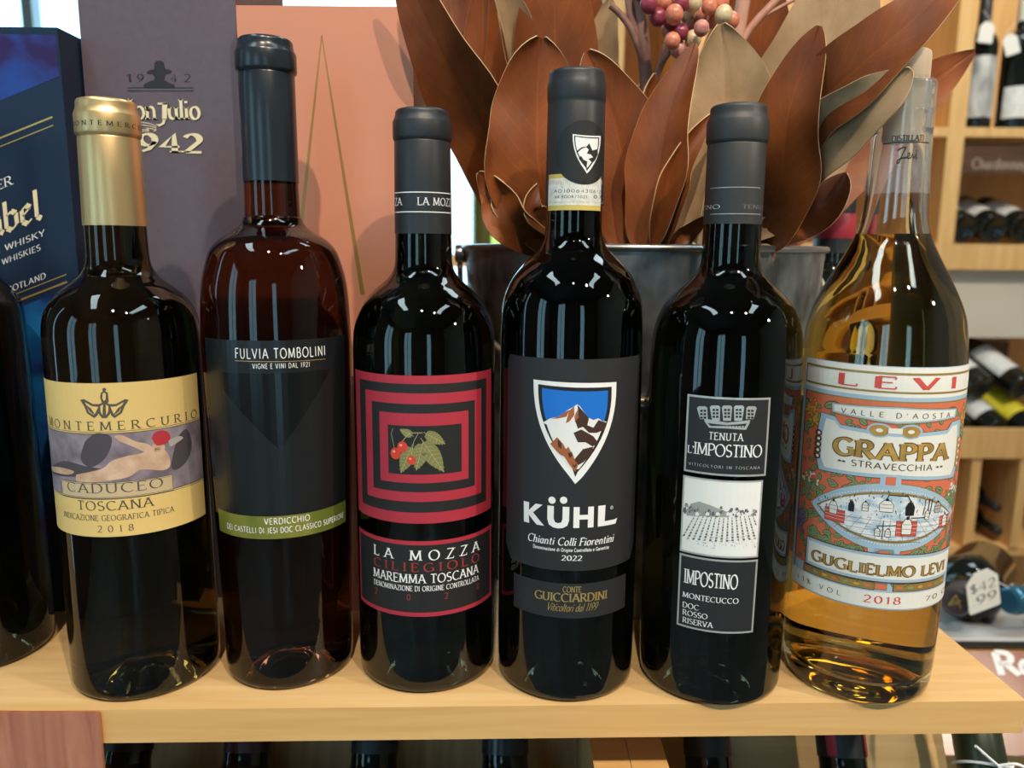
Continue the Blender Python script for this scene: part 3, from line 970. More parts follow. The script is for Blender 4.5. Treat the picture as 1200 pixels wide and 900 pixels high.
mt = [(133, 190), (150, 180), (168, 177), (182, 168), (192, 160), (203, 154), (213, 147), (220, 153), (228, 165), (238, 178), (250, 184), (262, 180), (270, 186), (281, 188)]
low = []
for k in range(9):
    y = 195 + k * 13; a, b = clip_x(y); low.append((208 + b, y))
for k in range(8, -1, -1):
    y = 195 + k * 13; a, b = clip_x(y); low.append((208 + a, y))
s.ppoly(mt + low, SNOW, 4)
for pts, m in (
    ([(152, 182), (170, 176), (184, 166), (195, 160), (188, 176), (170, 180)], RUST), ([(194, 162), (206, 152), (206, 172), (196, 186), (186, 192)], RUST),
    ([(213, 148), (230, 168), (240, 180), (236, 196), (250, 202), (262, 184), (280, 190), (276, 206), (258, 214), (240, 214), (226, 200), (214, 204), (208, 186), (216, 178)], UMBER),
    ([(204, 214), (222, 206), (250, 222), (262, 238), (248, 246), (232, 236), (214, 236)], UMBER), ([(226, 252), (250, 246), (246, 262), (228, 282), (214, 290), (206, 276)], UMBER),
    ([(150, 240), (166, 224), (180, 240), (190, 258), (186, 272), (170, 262)], RUST), ([(178, 262), (192, 246), (204, 270), (214, 292), (208, 306), (194, 288)], RUST),
    ([(190, 262), (200, 258), (212, 290), (206, 296)], UMBER), ([(168, 228), (176, 238), (176, 252), (168, 246)], UMBER),
    ([(206, 176), (213, 160), (217, 176), (208, 190)], RUST)):
    s.ppoly(pts, m, 5)
# heavy flared wordmark
zb_, zt_ = s.P(198, 437)[1], s.P(198, 388)[1]
hh = zt_ - zb_
def wm(pts, x0, x1):
    a, b = s.P(x0, 412)[0], s.P(x1, 412)[0]
    s.poly([(a + (b - a) * p, zb_ + hh * q) for p, q in pts], WHITEINK, 2)
wm([(.02, 0), (.30, 0), (.27, .40), (.66, 0), (1.0, 0), (.48, .56), (.92, 1), (.60, 1), (.27, .62), (.28, 1), (0, 1)], 88, 136)
wm([(0, 1), (.30, 1), (.30, .40), (.36, .24), (.50, .2), (.64, .24), (.70, .40), (.70, 1), (1, 1), (1, .36), (.92, .1), (.72, -.02), (.5, -.05), (.28, -.02), (.08, .1), (0, .36)], 143, 194)
wm([(0, 0), (.29, 0), (.29, .40), (.71, .40), (.71, 0), (1, 0), (1, 1), (.71, 1), (.71, .62), (.29, .62), (.29, 1), (0, 1)], 204, 251)
wm([(0, 0), (1.0, 0), (1.1, .26), (.95, .22), (.36, .22), (.38, 1), (0, 1)], 261, 302)
for x in (154, 181):
    c = s.P(x, 372); s.ell(c[0], c[1], hh * .17, hh * .17, WHITEINK, 2)
c = s.P(293, 389); s.line([(c[0] + .0008 * cos(a * .5236), c[1] + .0008 * sin(a * .5236)) for a in range(12)], .0002, WHITEINK, 2, True)
s.utext('R', c[0] - .0003, c[0] + .0003, c[1] - .0004, .0008, WHITEINK, 2, serif=0, weight=.2)
s.text('Chianti Colli Fiorentini', (97, 478), (296, 474), (198, 478.5), WHITEINK, 2, hp=18, weight=.15, slant=.22, gap=.07)
s.text('Denominazione di Origine Controllata e Garantita', (110, 492), (286, 489), (198, 493), WHITEINK, 2, hp=8, weight=.2, thin=.14, serif=0, gap=.14)
s.text('2022', (176, 514), (224, 513), (200, 513.5), WHITEINK, 2, hp=11.5, weight=.17, gap=.1)
s.build('front_label', t4)
s = Wrap(X, Y, f4).crop(570, 400, .5)
ua, ub = s.P(65, 580)[0], s.P(325, 575)[0]
za, zb = s.P(200, 568)[1], s.P(200, 649)[1]
s.rect(ua, zb, ub, za, LSL, 0)
s.text('CONTE', (179, 587), (222, 586), (200, 588), GOLDINK, 1, hp=13, weight=.16, gap=.06)
s.text('GUICCIARDINI', (114, 607), (282, 604), (198, 610.5), GOLDINK, 1, hp=19, weight=.17, gap=.05)
s.text('Viticoltori dal 1199', (140, 630), (258, 627), (198, 633), GOLDINK, 1, hp=18, weight=.12, serif=0, slant=.45, gap=.03)
s.build('lower_label', t4)

# ---- 5: three silver framed panels
X, Y = 0.1112, 0.3983
t5, f5 = bottle('dark wine bottle with three silver framed label panels and a vineyard sketch', X, Y,
                [(0.006, 0.0378), (0.03, 0.0382), (0.10, 0.0386), (0.160, 0.0386), (0.1845, 0.0378), (0.1945, 0.0364), (0.2033, 0.0328), (0.2080, 0.0292), (0.2125, 0.0248), (0.2165, 0.0202), (0.2205, 0.0167), (0.2255, 0.0149), (0.2335, 0.0145), (0.26, 0.0141), (0.295, 0.0132)], BLACKGLASS)
c5, cf5 = capsule(t5, X, Y, caps_pts(0.2450, .0144, .2850, .0143, .2955, .0151, .3025, .0137), CAPS_SLATE)
s = Wrap(X, Y, cf5).crop(750, 110, 1 / 4.5)
for yy in (492, 632):
    z = s.P(510, yy)[1]; s.line([(s.P(372, yy)[0], z), (s.P(634, yy)[0], z)], .0003, SILVER, 1)
zc_ = s.P(500, 604)[1]; s.utext('IMPOSTINO', -.105, -.017, zc_, s.P(500, 582)[1] - zc_, SILVER, 1, weight=.13)
s.utext('TENUTA', .011, .060, zc_, s.P(500, 584)[1] - zc_, pmat('faded_silver', (.16, .16, .165), .5), 1, weight=.13)
s.build('capsule_lettering', c5, base=0.0001)
PAN = pmat('panel_charcoal', (0.018, 0.018, 0.020), 0.5)


def panel_label(corners, w, inner):
    s = Wrap(X, Y, f5).crop(740, 400, .5)
    (l0, r0, ty, by) = corners
    ua, ub = s.P(l0, (ty + by) / 2)[0], s.P(r0, (ty + by) / 2)[0]
    za, zb = s.P((l0 + r0) / 2, ty)[1], s.P((l0 + r0) / 2, by)[1]
    s.rect(ua, zb, ub, za, SILVER, 0); s.rect(ua + w, zb + w, ub - w, za - w, inner, 1)
    return s, ua, ub, zb, za


s, ua, ub, zb, za = panel_label((127, 320, 131.5, 316), .0010, PAN)
s.text('Tenuta'.upper(), (181, 229), (261, 233), (220, 232), WHITEINK, 2, hp=17, weight=.13, gap=.14)
s.text("L'", (132, 258), (147, 258), (140, 261), WHITEINK, 2, hp=17, weight=.14)
s.text('IMPOSTINO', (146, 268), (304, 272), (225, 270.5), WHITEINK, 2, hp=28, weight=.13, gap=.03)
s.text('VITICOLTORI IN TOSCANA', (134, 292), (300, 299), (218, 298.5), SILVER, 2, hp=6.5, weight=.14, serif=0, sx=1.2)
# mural crown
s.ppoly([(172, 188), (170, 180), (224, 190), (278, 184), (276, 192), (268, 207), (224, 204), (182, 202)], SILVER, 2)
s.ppoly([(178, 191), (224, 196), (270, 192), (264, 202), (224, 199), (186, 198)], PAN, 3)
for k, x in enumerate((172, 199, 224, 249, 275)):
    yb = 182 if k in (0, 4) else 186
    yt = 152 if k in (0, 4) else 150
    dx = (k - 2) * 3
    s.ppoly([(x - 9 + dx * .3, yb), (x + 9 + dx * .3, yb), (x + 12 + dx, yt + 4), (x + 8 + dx, yt), (x - 8 + dx, yt), (x - 12 + dx, yt + 4)], SILVER, 2)
    for r_ in range(3):
        for c_ in range(2):
            xx = x - 7 + c_ * 8 + dx * .6; yy = yt + 8 + r_ * 8
            s.ppoly([(xx, yy), (xx + 6, yy), (xx + 6, yy + 5), (xx, yy + 5)], PAN, 3)
for r_ in range(1):
    for k in range(11):
        xx = 184 + k * 7.4; s.ppoly([(xx, 198), (xx + 5, 198), (xx + 5, 201), (xx, 201)], SILVER, 4)
s.build('top_label', t5)
s, ua, ub, zb, za = panel_label((117, 302, 325, 507), .0009, PAPER)
SK = pmat('sketch_grey', (0.13, 0.13, 0.135), 0.6); SK2 = pmat('sketch_light', (0.36, 0.36, 0.36), 0.6)
rnd = random.Random(5)
s.ppoly([(128, 396), (140, 380), (160, 375), (185, 384), (205, 392), (232, 402), (228, 412), (180, 410), (130, 408)], SK2, 2)
for k in range(60):
    x = rnd.uniform(124, 290); y = 402 + rnd.gauss(0, 5) + (0 if x > 180 else -8)
    r_ = rnd.uniform(2, 4.5)
    s.ppoly([(x - r_, y + 3), (x + r_, y + 3), (x + r_ * .7, y - r_), (x - r_ * .6, y - r_ * .9)], SK if k % 3 else SK2, 3)
for k in range(6):
    x = 150 + 24 * k; s.ppoly([(x, 408), (x + 9, 408), (x + 9, 402), (x + 4, 399), (x, 402)], PAPER, 4)
for k in range(15):          # rows of vines running down to the foreground
    x0 = 150 + k * 9.5; x1 = 118 + k * 13.2
    N = 9
    for j in range(N):
        q0 = j / N; q1 = (j + .75) / N
        y0 = 414 + 58 * q0 - 8 * abs(k - 7) / 7; y1 = 414 + 58 * q1 - 8 * abs(k - 7) / 7
        xa = x0 + (x1 - x0) * q0; xb = x0 + (x1 - x0) * q1
        w0 = 1.0 + 1.6 * q0
        if 122 < xb < 292:
            s.ppoly([(xa - w0, y0), (xa + w0, y0), (xb + w0 * 1.2, y1), (xb - w0 * 1.2, y1)], SK if (j + k) % 3 else SK2, 2)
for k in range(70):
    x = rnd.uniform(150, 292); y = rnd.uniform(455, 486) - abs(x - 220) * .06
    s.ppoly([(x, y), (x + rnd.uniform(2, 7), y + 1), (x + 3, y + 2.4)], SK2, 2)
s.build('sketch_label', t5)
s, ua, ub, zb, za = panel_label((109, 290, 511, 683), .0010, PAN)
s.text('IMPOSTINO', (123, 571), (248, 580), (186, 576.5), WHITEINK, 2, hp=33, weight=.16, gap=.04)
for st_, y, x1 in (('MONTECUCCO', 605, 250), ('DOC', 624, 158), ('ROSSO', 643, 178), ('RISERVA', 662, 190)):
    s.text(st_, (120, y), (x1, y + (x1 - 120) * .06), ((120 + x1) / 2, y + 1 + (x1 - 120) * .035), WHITEINK, 2, hp=12, weight=.14, gap=.1)
s.build('bottom_label', t5)

# ---- 6: amber spirit in clear glass
X, Y = 0.1935, 0.3994
body6 = [(0.008, 0.0378), (0.02, 0.0386), (0.045, 0.0391), (0.094, 0.0397), (0.164, 0.0399), (0.1775, 0.0396), (0.1945, 0.0378), (0.2035, 0.0355), (0.2125, 0.0316), (0.2212, 0.0271), (0.230, 0.0224), (0.2385, 0.0183), (0.2465, 0.0161), (0.2556, 0.0152), (0.2703, 0.0144), (0.2850, 0.0140), (0.2965, 0.0139), (0.2995, 0.0139), (0.3005, 0.0133)]
t6, f6 = bottle_t = (thing('spirit_bottle', 'clear glass bottle of amber spirit with an ornate coloured label and wooden stopper', 'spirit bottle', (X, Y, 0)), None)
side = crom(body6, 8)
r0 = body6[0][1]
outer = [(0, .010), (r0 * .35, .009), (r0 * .62, .004), (r0 * .74, 0), (r0 - .006, 0), (r0 - .0025, .0012), (r0 - .0006, .004)] + [(r, z) for z, r in side]
outer += [(.0136, .3020), (.0136, .3125), (.0131, .3140), (.0100, .3142)]
inner = [(max(r - .0022, .0090), z) for z, r in side if z > .012][::-1]
inner = [(.0094, .3120)] + [(.0094, .300)] + [(min(r, .0110) if z > .29 else r, z) for r, z in inner] + [(r0 - .006, .0125), (r0 * .7, .0125), (r0 * .35, .0165), (0, .0175)]
bm = bmesh.new(); lathe(bm, outer + inner, (X, Y, 0), 128)
g6 = link('glass_body', bm, CLEAR, t6, True, 60)
f6 = prof_fn([(0, r0)] + [(z, r) for z, r in side])
LV = 0.2407
liq = [(0, .0172), (r0 * .35, .0162), (r0 * .7, .0122), (r0 - .006, .0122)] + [(r - .0020, z) for z, r in side if .0125 < z < LV] + [(f6(LV) - .0020, LV), (f6(LV) - .004, LV - .0004), (0, LV - .0005)]
bm = bmesh.new(); lathe(bm, liq, (X, Y, 0), 96); link('spirit', bm, AMBER, t6, True, 60)
OAK = noisy('stopper_wood', (0.60, 0.44, 0.30), (0.74, 0.58, 0.43), (120, 120, 12), 4, 0.6)
bm = bmesh.new()
lathe(bm, [(0, .3143), (.0098, .3143), (.0102, .3148), (.0104, .3165), (.0104, .3265), (.0100, .3282), (.0090, .3289), (0, .3290)], (X, Y, 0), 64)
st = link('stopper', bm, OAK, t6, True, 40)
bm = bmesh.new(); lathe(bm, [(0, .286), (.0085, .286), (.0090, .288), (.0090, .3141), (0, .3141)], (X, Y, 0), 48)
link('stopper_plug', bm, pmat('plug_cork', (.62, .48, .32), .6), st)
FILM = clearfilm('sleeve_film', (0.86, 0.84, 0.84), 0.13, 0.15)
bm = bmesh.new()
sl = [(f6(z) + .00035, z) for z in [.2605 + .0025 * k for k in range(16)]] + [(.0140, .3012), (.0141, .3030), (.0141, .3125), (.0134, .3145)]
lathe(bm, sl, (X, Y, 0), 96)
sv = link('neck_sleeve', bm, FILM, t6, True, 60)
fs6 = prof_fn([(z, r) for r, z in sl])
s = Wrap(X, Y, fs6).crop(960, 40, 1 / 3.6)
s.text('DISTILLATI', (306, 449), (440, 446), (372, 449), INK, 1, hp=23, weight=.19, gap=.05)
s.line([s.P(270, 465), s.P(320, 457), s.P(462, 459)], .0005, INK, 1)
s.line([s.P(*p) for p in crom([(330, 492), (342, 484), (352, 478), (366, 480), (360, 490), (350, 510), (342, 532), (333, 545), (328, 536), (346, 524), (362, 522), (372, 518)], 4)], .0008, INK, 1)
s.line([s.P(*p) for p in crom([(372, 518), (382, 510), (380, 502), (372, 510), (374, 524), (386, 520), (394, 506), (396, 522), (404, 516), (408, 502), (410, 504), (407, 524), (414, 522)], 4)], .0008, INK, 1)
s.line([s.P(409, 489), s.P(412, 492)], .0009, INK, 1)
s.build('sleeve_lettering', sv, base=0.00012)

# the ornate label
LW = pmat('label_ivory', (0.78, 0.76, 0.70), 0.6); LCOR = pmat('label_coral', (0.66, 0.16, 0.08), 0.6)
LBLU = pmat('label_blue', (0.36, 0.50, 0.62), 0.6); LGOLD = pmat('label_gold', (0.42, 0.27, 0.08), 0.4, 0.4)
LBR = pmat('label_brown', (0.10, 0.055, 0.02), 0.55); LGRN = pmat('label_green', (0.20, 0.32, 0.15), 0.6)
LORA = pmat('label_orange', (0.66, 0.34, 0.06), 0.6); LPUR = pmat('label_purple', (0.16, 0.14, 0.30), 0.6); LROSE = pmat('label_red', (0.62, 0.08, 0.06), 0.55)
LOCH = noisy('label_ochre', (0.34, 0.20, 0.045), (0.52, 0.31, 0.07), (120, 120, 120), 1, 0.45)
s = Wrap(X, Y, f6)
s.crop(930, 410, .18333)
zT = s.P(600, 104)[1]
uLt = s.P(82, 60)[0]; uRt = s.P(1142, 80)[0]
s.crop(915, 560, .18333)
zB = s.P(560, 832)[1]
uLb = s.P(72, 640)[0]; uRb = s.P(1040, 780)[0] + .0012
uL, uR = (uLt + uLb) / 2, (uRt + uRb) / 2 + .001
H6 = zT - zB; W6 = uR - uL
def Q(a, b): return (uL + W6 * a, zB + H6 * b)
def qpoly(pts, m, l): s.poly([Q(*p) for p in pts], m, l)
def qrect(a0, b0, a1, b1, m, l): qpoly([(a0, b0), (a1, b0), (a1, b1), (a0, b1)], m, l)
def norm1(x, y):
    s.crop(930, 410, .18333); p = s.P(x, y); return ((p[0] - uL) / W6, (p[1] - zB) / H6)
def norm2(x, y):
    s.crop(915, 560, .18333); p = s.P(x, y); return ((p[0] - uL) / W6, (p[1] - zB) / H6)
s.rect(uL, zB, uR, zT, LBLU, 0)
qrect(.006, .006, .994, .997, LW, 1)
bt = norm1(600, 270)[1]; bt2 = norm1(600, 285)[1]
tpz = norm1(600, 150)[1]
for z in (tpz, bt):
    qrect(.02, z - .004, .985, z + .004, LGOLD, 2)
qrect(.02, bt, .026, tpz, LBR, 2)
bb = norm2(590, 715)[1]            # bottom of the picture field
b1z = norm1(600, 300)[1]; b2z = norm1(600, 326)[1]
qrect(.006, b2z, .994, b1z, LBLU, 2)
qrect(.006, bb - .03, .030, b2z + .001, LBLU, 2); qrect(.970, bb - .03, .994, b2z + .001, LBLU, 2)
qrect(.030, b2z - .006, .970, b2z, LGOLD, 3)
qrect(.030, bb, .970, b2z - .006, LCOR, 3); qrect(.030, bb, .038, b2z, LBR, 4)
LEVI_z0, LEVI_z1 = norm1(600, 247)[1], norm1(600, 172)[1]
def qtext(t, a0, a1, z0, z1, m, l, **k):
    for q in text_quads(t, uL + W6 * a0, uL + W6 * a1, zB + H6 * z0, H6 * (z1 - z0), **k): s.poly(q, m, l)
aa, ab = norm1(288, 190)[0], norm1(1040, 210)[0]
qtext('LEVI', aa, ab, LEVI_z0, LEVI_z1, LROSE, 3, weight=.20, thin=.06, serif=.5, sx=2.7)
rnd = random.Random(11)
# foliage, berries and grapes over the coral field
def lf(a, b, rot, L, m=None):
    c = Q(a, b); m = m or LGRN
    s.ell(c[0], c[1], L, L * .62, LBR, 4, 12, rot); s.ell(c[0], c[1], L * .84, L * .48, m, 5, 12, rot)
    s.line([(c[0] - L * .6 * cos(rot), c[1] - L * .6 * sin(rot)), (c[0] + L * .6 * cos(rot), c[1] + L * .6 * sin(rot))], L * .12, LBR, 6)
def dots(a, b, ra, rb, n, m, r):
    for k in range(n):
        q = rnd.random() ** .5; an = rnd.uniform(0, 2 * pi)
        c = Q(a + ra * q * cos(an), b + rb * q * sin(an))
        s.ell(c[0], c[1], r * 1.3, r * 1.3, LBR, 5, 8); s.ell(c[0], c[1], r, r, m, 6, 8)
hz = b2z - bb
def fz(q): return bb + hz * q
for gi in range(17):
    for gj in range(26):
        a = .05 + .90 * (gi + rnd.uniform(.1, .9)) / 17; q = .02 + .96 * (gj + rnd.uniform(.1, .9)) / 26
        if rnd.random() < .42 or (q > .93) or (a < .075 and q < .42): continue
        lf(a, fz(q), rnd.uniform(0, pi), rnd.uniform(.0015, .0024))
for sgn in (0, 1):
    def A(a): return a if sgn == 0 else 1 - a
    dots(A(.085), fz(.90), .045, .055, 34, LORA, .0008); dots(A(.13), fz(.84), .03, .04, 16, LORA, .0008)
    for a, q, ro in ((.20, .945, .4), (.235, .945, 2.6), (.30, .945, .3), (.05, .92, 1.5), (.09, .82, .5), (.06, .80, 1.2), (.26, .79, .4), (.31, .79, 2.7), (.35, .785, .5)):
        lf(A(a), fz(q), ro if sgn == 0 else pi - ro, .0033)
    for k in range(22):
        lf(A(rnd.uniform(.05, .20)), fz(rnd.uniform(.42, .52)), rnd.uniform(0, 3), rnd.uniform(.0018, .0028))
    for k in range(7):
        lf(A(rnd.uniform(.22, .40)), fz(rnd.uniform(.515, .55)), rnd.uniform(-.4, .6), .0024)
    for k in range(40):
        a = rnd.uniform(.06, .40); q = rnd.uniform(.20, .36) if a < .18 else rnd.uniform(.185, .215) + max(0, .24 - a) * .6
        lf(A(a), fz(q), rnd.uniform(0, 3), rnd.uniform(.0017, .0026))
    dots(A(.07), fz(.27), .028, .05, 22, LPUR, .0012); dots(A(.42), fz(.185), .035, .008, 12, LPUR, .0009)
    for k in range(24):
        c = Q(A(rnd.uniform(.05, .17)), fz(rnd.uniform(.50, .56))); s.ell(c[0], c[1], .0006, .0006, LW, 6, 6)
# the small ribbon
v0, v1 = norm1(640, 466)[1], norm1(640, 372)[1]
va, vb = norm1(255, 420)[0], norm1(1022, 440)[0]
qpoly([(va - .006, v0 + .014), (.5, v0 - .006), (vb + .006, v0 + .014), (vb + .012, v1 - .004), (.5, v1 + .008), (va - .012, v1 - .004)], LGOLD, 7)
qpoly([(va - .003, v0 + .017), (.5, v0 - .002), (vb + .003, v0 + .017), (vb + .008, v1 - .007), (.5, v1 + .004), (va - .008, v1 - .007)], LBLU, 8)
qpoly([(va + .006, v0 + .022), (.5, v0 + .005), (vb - .006, v0 + .022), (vb - .003, v1 - .011), (.5, v1 - .002), (va + .003, v1 - .011)], LW, 9)
qtext("VALLE D'AOSTA", norm1(306, 410)[0], norm1(990, 440)[0], norm1(640, 434)[1], norm1(640, 402)[1], LBR, 10, weight=.13, thin=.1, serif=0, sx=1.25)
# the large ribbon
g0, g1 = norm1(600, 800)[1], norm1(640, 545)[1]
ga, gb = norm1(215, 640)[0], norm1(1005, 680)[0]
gm = (g0 + g1) / 2; gh = (g1 - g0) / 2
def ribbon(e, m, l):
    qpoly([(ga - .005 - e, g0 - .008 - e * .5), (.5, g0 + .004 - e * .5), (gb + .005 + e, g0 - .008 - e * .5), (gb + .03 + e, gm - gh * .6), (gb + .03 + e, gm + gh * .6), (gb + .015 + e, g1 + .035 + e * .6), (gb - .03, g1 + .03 + e * .6), (gb - .06, g1 + .004 + e * .5), (.5, g1 - .006 + e * .5), (ga + .06, g1 + .004 + e * .5), (ga + .03, g1 + .03 + e * .6), (ga - .015 - e, g1 + .035 + e * .6), (ga - .03 - e, gm + gh * .6), (ga - .03 - e, gm - gh * .6)], m, l)
ribbon(.034, LBR, 7); ribbon(.030, LBLU, 8); ribbon(.0, LW, 9)
for aq in (ga - .052, gb + .052):
    for k in range(-2, 3):
        c = Q(aq, gm + k * gh * .30); s.ell(c[0], c[1], .0021, .0017, LBR if aq < .5 else LOCH, 10, 12); s.ell(c[0] + .0003, c[1], .0009, .0008, LW, 11, 8)
# top scroll
sc0 = norm1(655, 520)[1]
for da in (-.075, .075):
    c = Q(.5 + da * .9, sc0); s.ell(c[0], c[1], .0052, .0036, LBLU, 9, 18)
    s.ell(c[0], c[1], .0042, .0027, LOCH, 10, 18); s.ell(c[0], c[1], .0015, .0010, LW, 11, 12)
qrect(.47, sc0 - .010, .53, sc0 + .012, LW, 11)
qtext('GRAPPA', norm1(262, 620)[0], norm1(975, 650)[0], norm1(620, 706)[1], norm1(620, 597)[1], LBR, 10, weight=.30, thin=.17, serif=1.1, gap=.10)
qtext('GRAPPA', norm1(262, 620)[0], norm1(975, 650)[0], norm1(620, 704)[1], norm1(620, 599)[1], LOCH, 11, weight=.21, thin=.085, serif=.85, gap=.10)
qtext('STRAVECCHIA', norm1(370, 735)[0], norm1(880, 755)[0], norm1(620, 766)[1], norm1(620, 727)[1], LBR, 10, weight=.14, thin=.11, serif=0, gap=.14)
for xx in (296, 322, 912, 936):
    a = norm1(xx, 715 + (xx > 600) * 30)[0]; c = Q(a, norm1(620, 748)[1]); s.ell(c[0], c[1], .0009, .0005, LBR, 10, 8)
# medallion
m1 = norm2(640, 45)[1]; m0 = norm2(640, 450)[1]
ma, mb_ = norm2(205, 165)[0], norm2(1085, 200)[0]
mc = (m0 + m1) / 2; mh = (m1 - m0) / 2; mid = (ma + mb_) / 2; mw = (mb_ - ma) / 2
def lens(e, m, l):
    pts = []
    N = 20
    for k in range(N):
        q = -1 + 2 * k / N; pts.append((mid + (mw + e) * q, mc + (mh + e * .9) * (1 - abs(q) ** 2.1)))
    for k in range(N):
        q = 1 - 2 * k / N; pts.append((mid + (mw + e) * q, mc - (mh + e * .9) * (1 - abs(q) ** 2.1)))
    qpoly(pts, m, l)
lens(.014, LGOLD, 7); lens(.010, LBLU, 8); lens(-.028, LGOLD, 9)
SCN = noisy('medallion_scene', (0.42, 0.55, 0.66), (0.78, 0.79, 0.80), (130, 130, 260), 3, 0.6, lo=.4, hi=.55)
lens(-.040, SCN, 10)
for k in range(56):
    q = -1 + 2 * (k + .5) / 56
    for sg in (1, -1):
        c = Q(mid + mw * q * .985, mc + sg * (mh - .018) * (1 - abs(q) ** 2.1)); s.ell(c[0], c[1], .00032, .00032, LW, 9, 6)
SCN2 = pmat('medallion_white', (0.78, 0.79, 0.80), 0.6)
def inl(a, b): return abs(b) < .82 * (1 - abs(a) ** 2.1) and abs(a) < .9
def M_(a, b): return Q(mid + mw * a, mc + mh * b)
fl = -.02
for k in range(520):
    a = rnd.uniform(-.92, .92); b = rnd.uniform(-.85, .85)
    if not inl(a, b): continue
    p = M_(a, b)
    if b < fl:
        if k % 3 == 0: s.line([p, (p[0] + rnd.uniform(.0006, .0016), p[1] + .0001)], .00014, LBR, 11)
    else:
        s.line([p, (p[0] + rnd.uniform(-.0006, .0006), p[1] + rnd.uniform(.0005, .0016))], rnd.uniform(.00012, .0004), INK if k % 5 in (0, 1) else (LBLU if k % 5 < 4 else SCN2), 11)
for b in (-.12, -.26, -.42, -.60, -.76):
    w = .9 * (1 - abs(b)) ** .48
    s.line([M_(-w * .9, b), M_(w * .9, b)], .00014, LBR, 11)
for k in range(-6, 7):
    s.line([M_(k * .11, fl), M_(k * .165, -.75 + .045 * abs(k))] if abs(k) < 5 else [M_(k * .11, fl), M_(k * .13, -.25)], .00014, LBR, 11)
def vat(a, b, w, h, fill, l=12):
    cx_, cz_ = M_(a, b); W_, H_ = W6 * mw * w, H6 * mh * h
    body = [(cx_ - W_, cz_ - H_), (cx_ + W_, cz_ - H_), (cx_ + W_ * 1.1, cz_ + H_ * .3), (cx_ + W_ * .5, cz_ + H_), (cx_ - W_ * .5, cz_ + H_), (cx_ - W_ * 1.1, cz_ + H_ * .3)]
    s.poly(body, fill, l); s.line(body, .0003, INK, l + 1, True)
    s.line([(cx_ - W_ * .9, cz_ + H_ * .3), (cx_ + W_ * .9, cz_ + H_ * .3)], .0002, INK, l + 1); s.line([(cx_ - W_ * .9, cz_ - H_ * .3), (cx_ + W_ * .9, cz_ - H_ * .3)], .0002, INK, l + 1)
    s.ell(cx_, cz_ + H_ * 1.15, W_ * .3, H_ * .25, INK, l + 1, 8)
def bricks(a, b, w, h):
    cx_, cz_ = M_(a, b); W_, H_ = W6 * mw * w, H6 * mh * h
    s.poly([(cx_ - W_, cz_ - H_), (cx_ + W_, cz_ - H_), (cx_ + W_, cz_ + H_), (cx_ - W_, cz_ + H_)], LROSE, 11)
    for k in range(1, 4): s.line([(cx_ - W_, cz_ - H_ + H_ * .5 * k), (cx_ + W_, cz_ - H_ + H_ * .5 * k)], .00016, LW, 12)
    s.line([(cx_ - W_, cz_ - H_), (cx_ + W_, cz_ - H_), (cx_ + W_, cz_ + H_), (cx_ - W_, cz_ + H_)], .00022, INK, 12, True)
for q in ((-.66, -.18, .13, .20), (.20, -.32, .13, .24), (.78, -.20, .10, .20)): bricks(*q)
vat(-.68, .06, .05, .20, LW, 13); vat(.20, -.26, .06, .24, LW, 13); vat(.78, -.16, .045, .18, LW, 13)
vat(-.06, .36, .075, .18, LW); vat(.22, .30, .05, .20, INK); vat(-.30, .28, .035, .14, LW); vat(-.46, .22, .03, .16, INK); vat(.62, .30, .05, .16, PGREY); vat(.46, .10, .03, .14, LW)
s.line([M_(-.06, .60), M_(-.04, .72), M_(.18, .70), M_(.22, .55)], .0005, INK, 12)
s.line([M_(.22, -.04), M_(.22, .12)], .0004, INK, 12); s.line([M_(.24, .02), M_(.48, .02)], .0005, INK, 12)
for xx in (-.14, -.02): vat(xx, -.48, .03, .12, LW)
s.line([M_(-.08, -.70), M_(-.08, -.10)], .0004, INK, 12); s.line([M_(-.16, -.30), M_(.08, -.22)], .0004, INK, 12)
for a_ in (.40, .46, .50): s.line([M_(a_, .10), M_(a_ + .02, .60)], .0006, INK if a_ > .41 else LBR, 11)

# the name plate
n1, n0 = norm2(600, 480)[1], norm2(600, 655)[1]
na, nb = norm2(178, 440)[0], norm2(1052, 530)[0]
qrect(na - .008, n0 - .004, nb + .008, n1 + .004, LBR, 13); qrect(na - .004, n0, nb + .004, n1, LBLU, 14); qrect(na + .008, n0 + .012, nb - .008, n1 - .012, LW, 15)
for aq, w in ((.5, .07), (.5, .05)):
    qrect(aq - w, n1 - .004, aq + w, n1 + .022, LBLU, 9)
qrect(.5 - .026, n1 + .002, .5 + .026, n1 + .014, LGOLD, 10); qrect(.5 - .02, n1 + .004, .5 + .02, n1 + .012, LCOR, 11)
qrect(.5 - .045, m1 - .005, .5 + .045, g0 + .004, LBLU, 9); qrect(.5 - .022, m1 + .003, .5 + .022, g0 - .006, LCOR, 10)
qtext('GUGLIELMO LEVI', norm2(205, 510)[0], norm2(1030, 560)[0], norm2(600, 616)[1], norm2(600, 550)[1], LBR, 16, weight=.28, thin=.14, serif=1, gap=.1)
qtext('GUGLIELMO LEVI', norm2(205, 510)[0], norm2(1030, 560)[0], norm2(600, 614)[1], norm2(600, 553)[1], LOCH, 17, weight=.15, thin=.06, serif=.8, gap=.1)
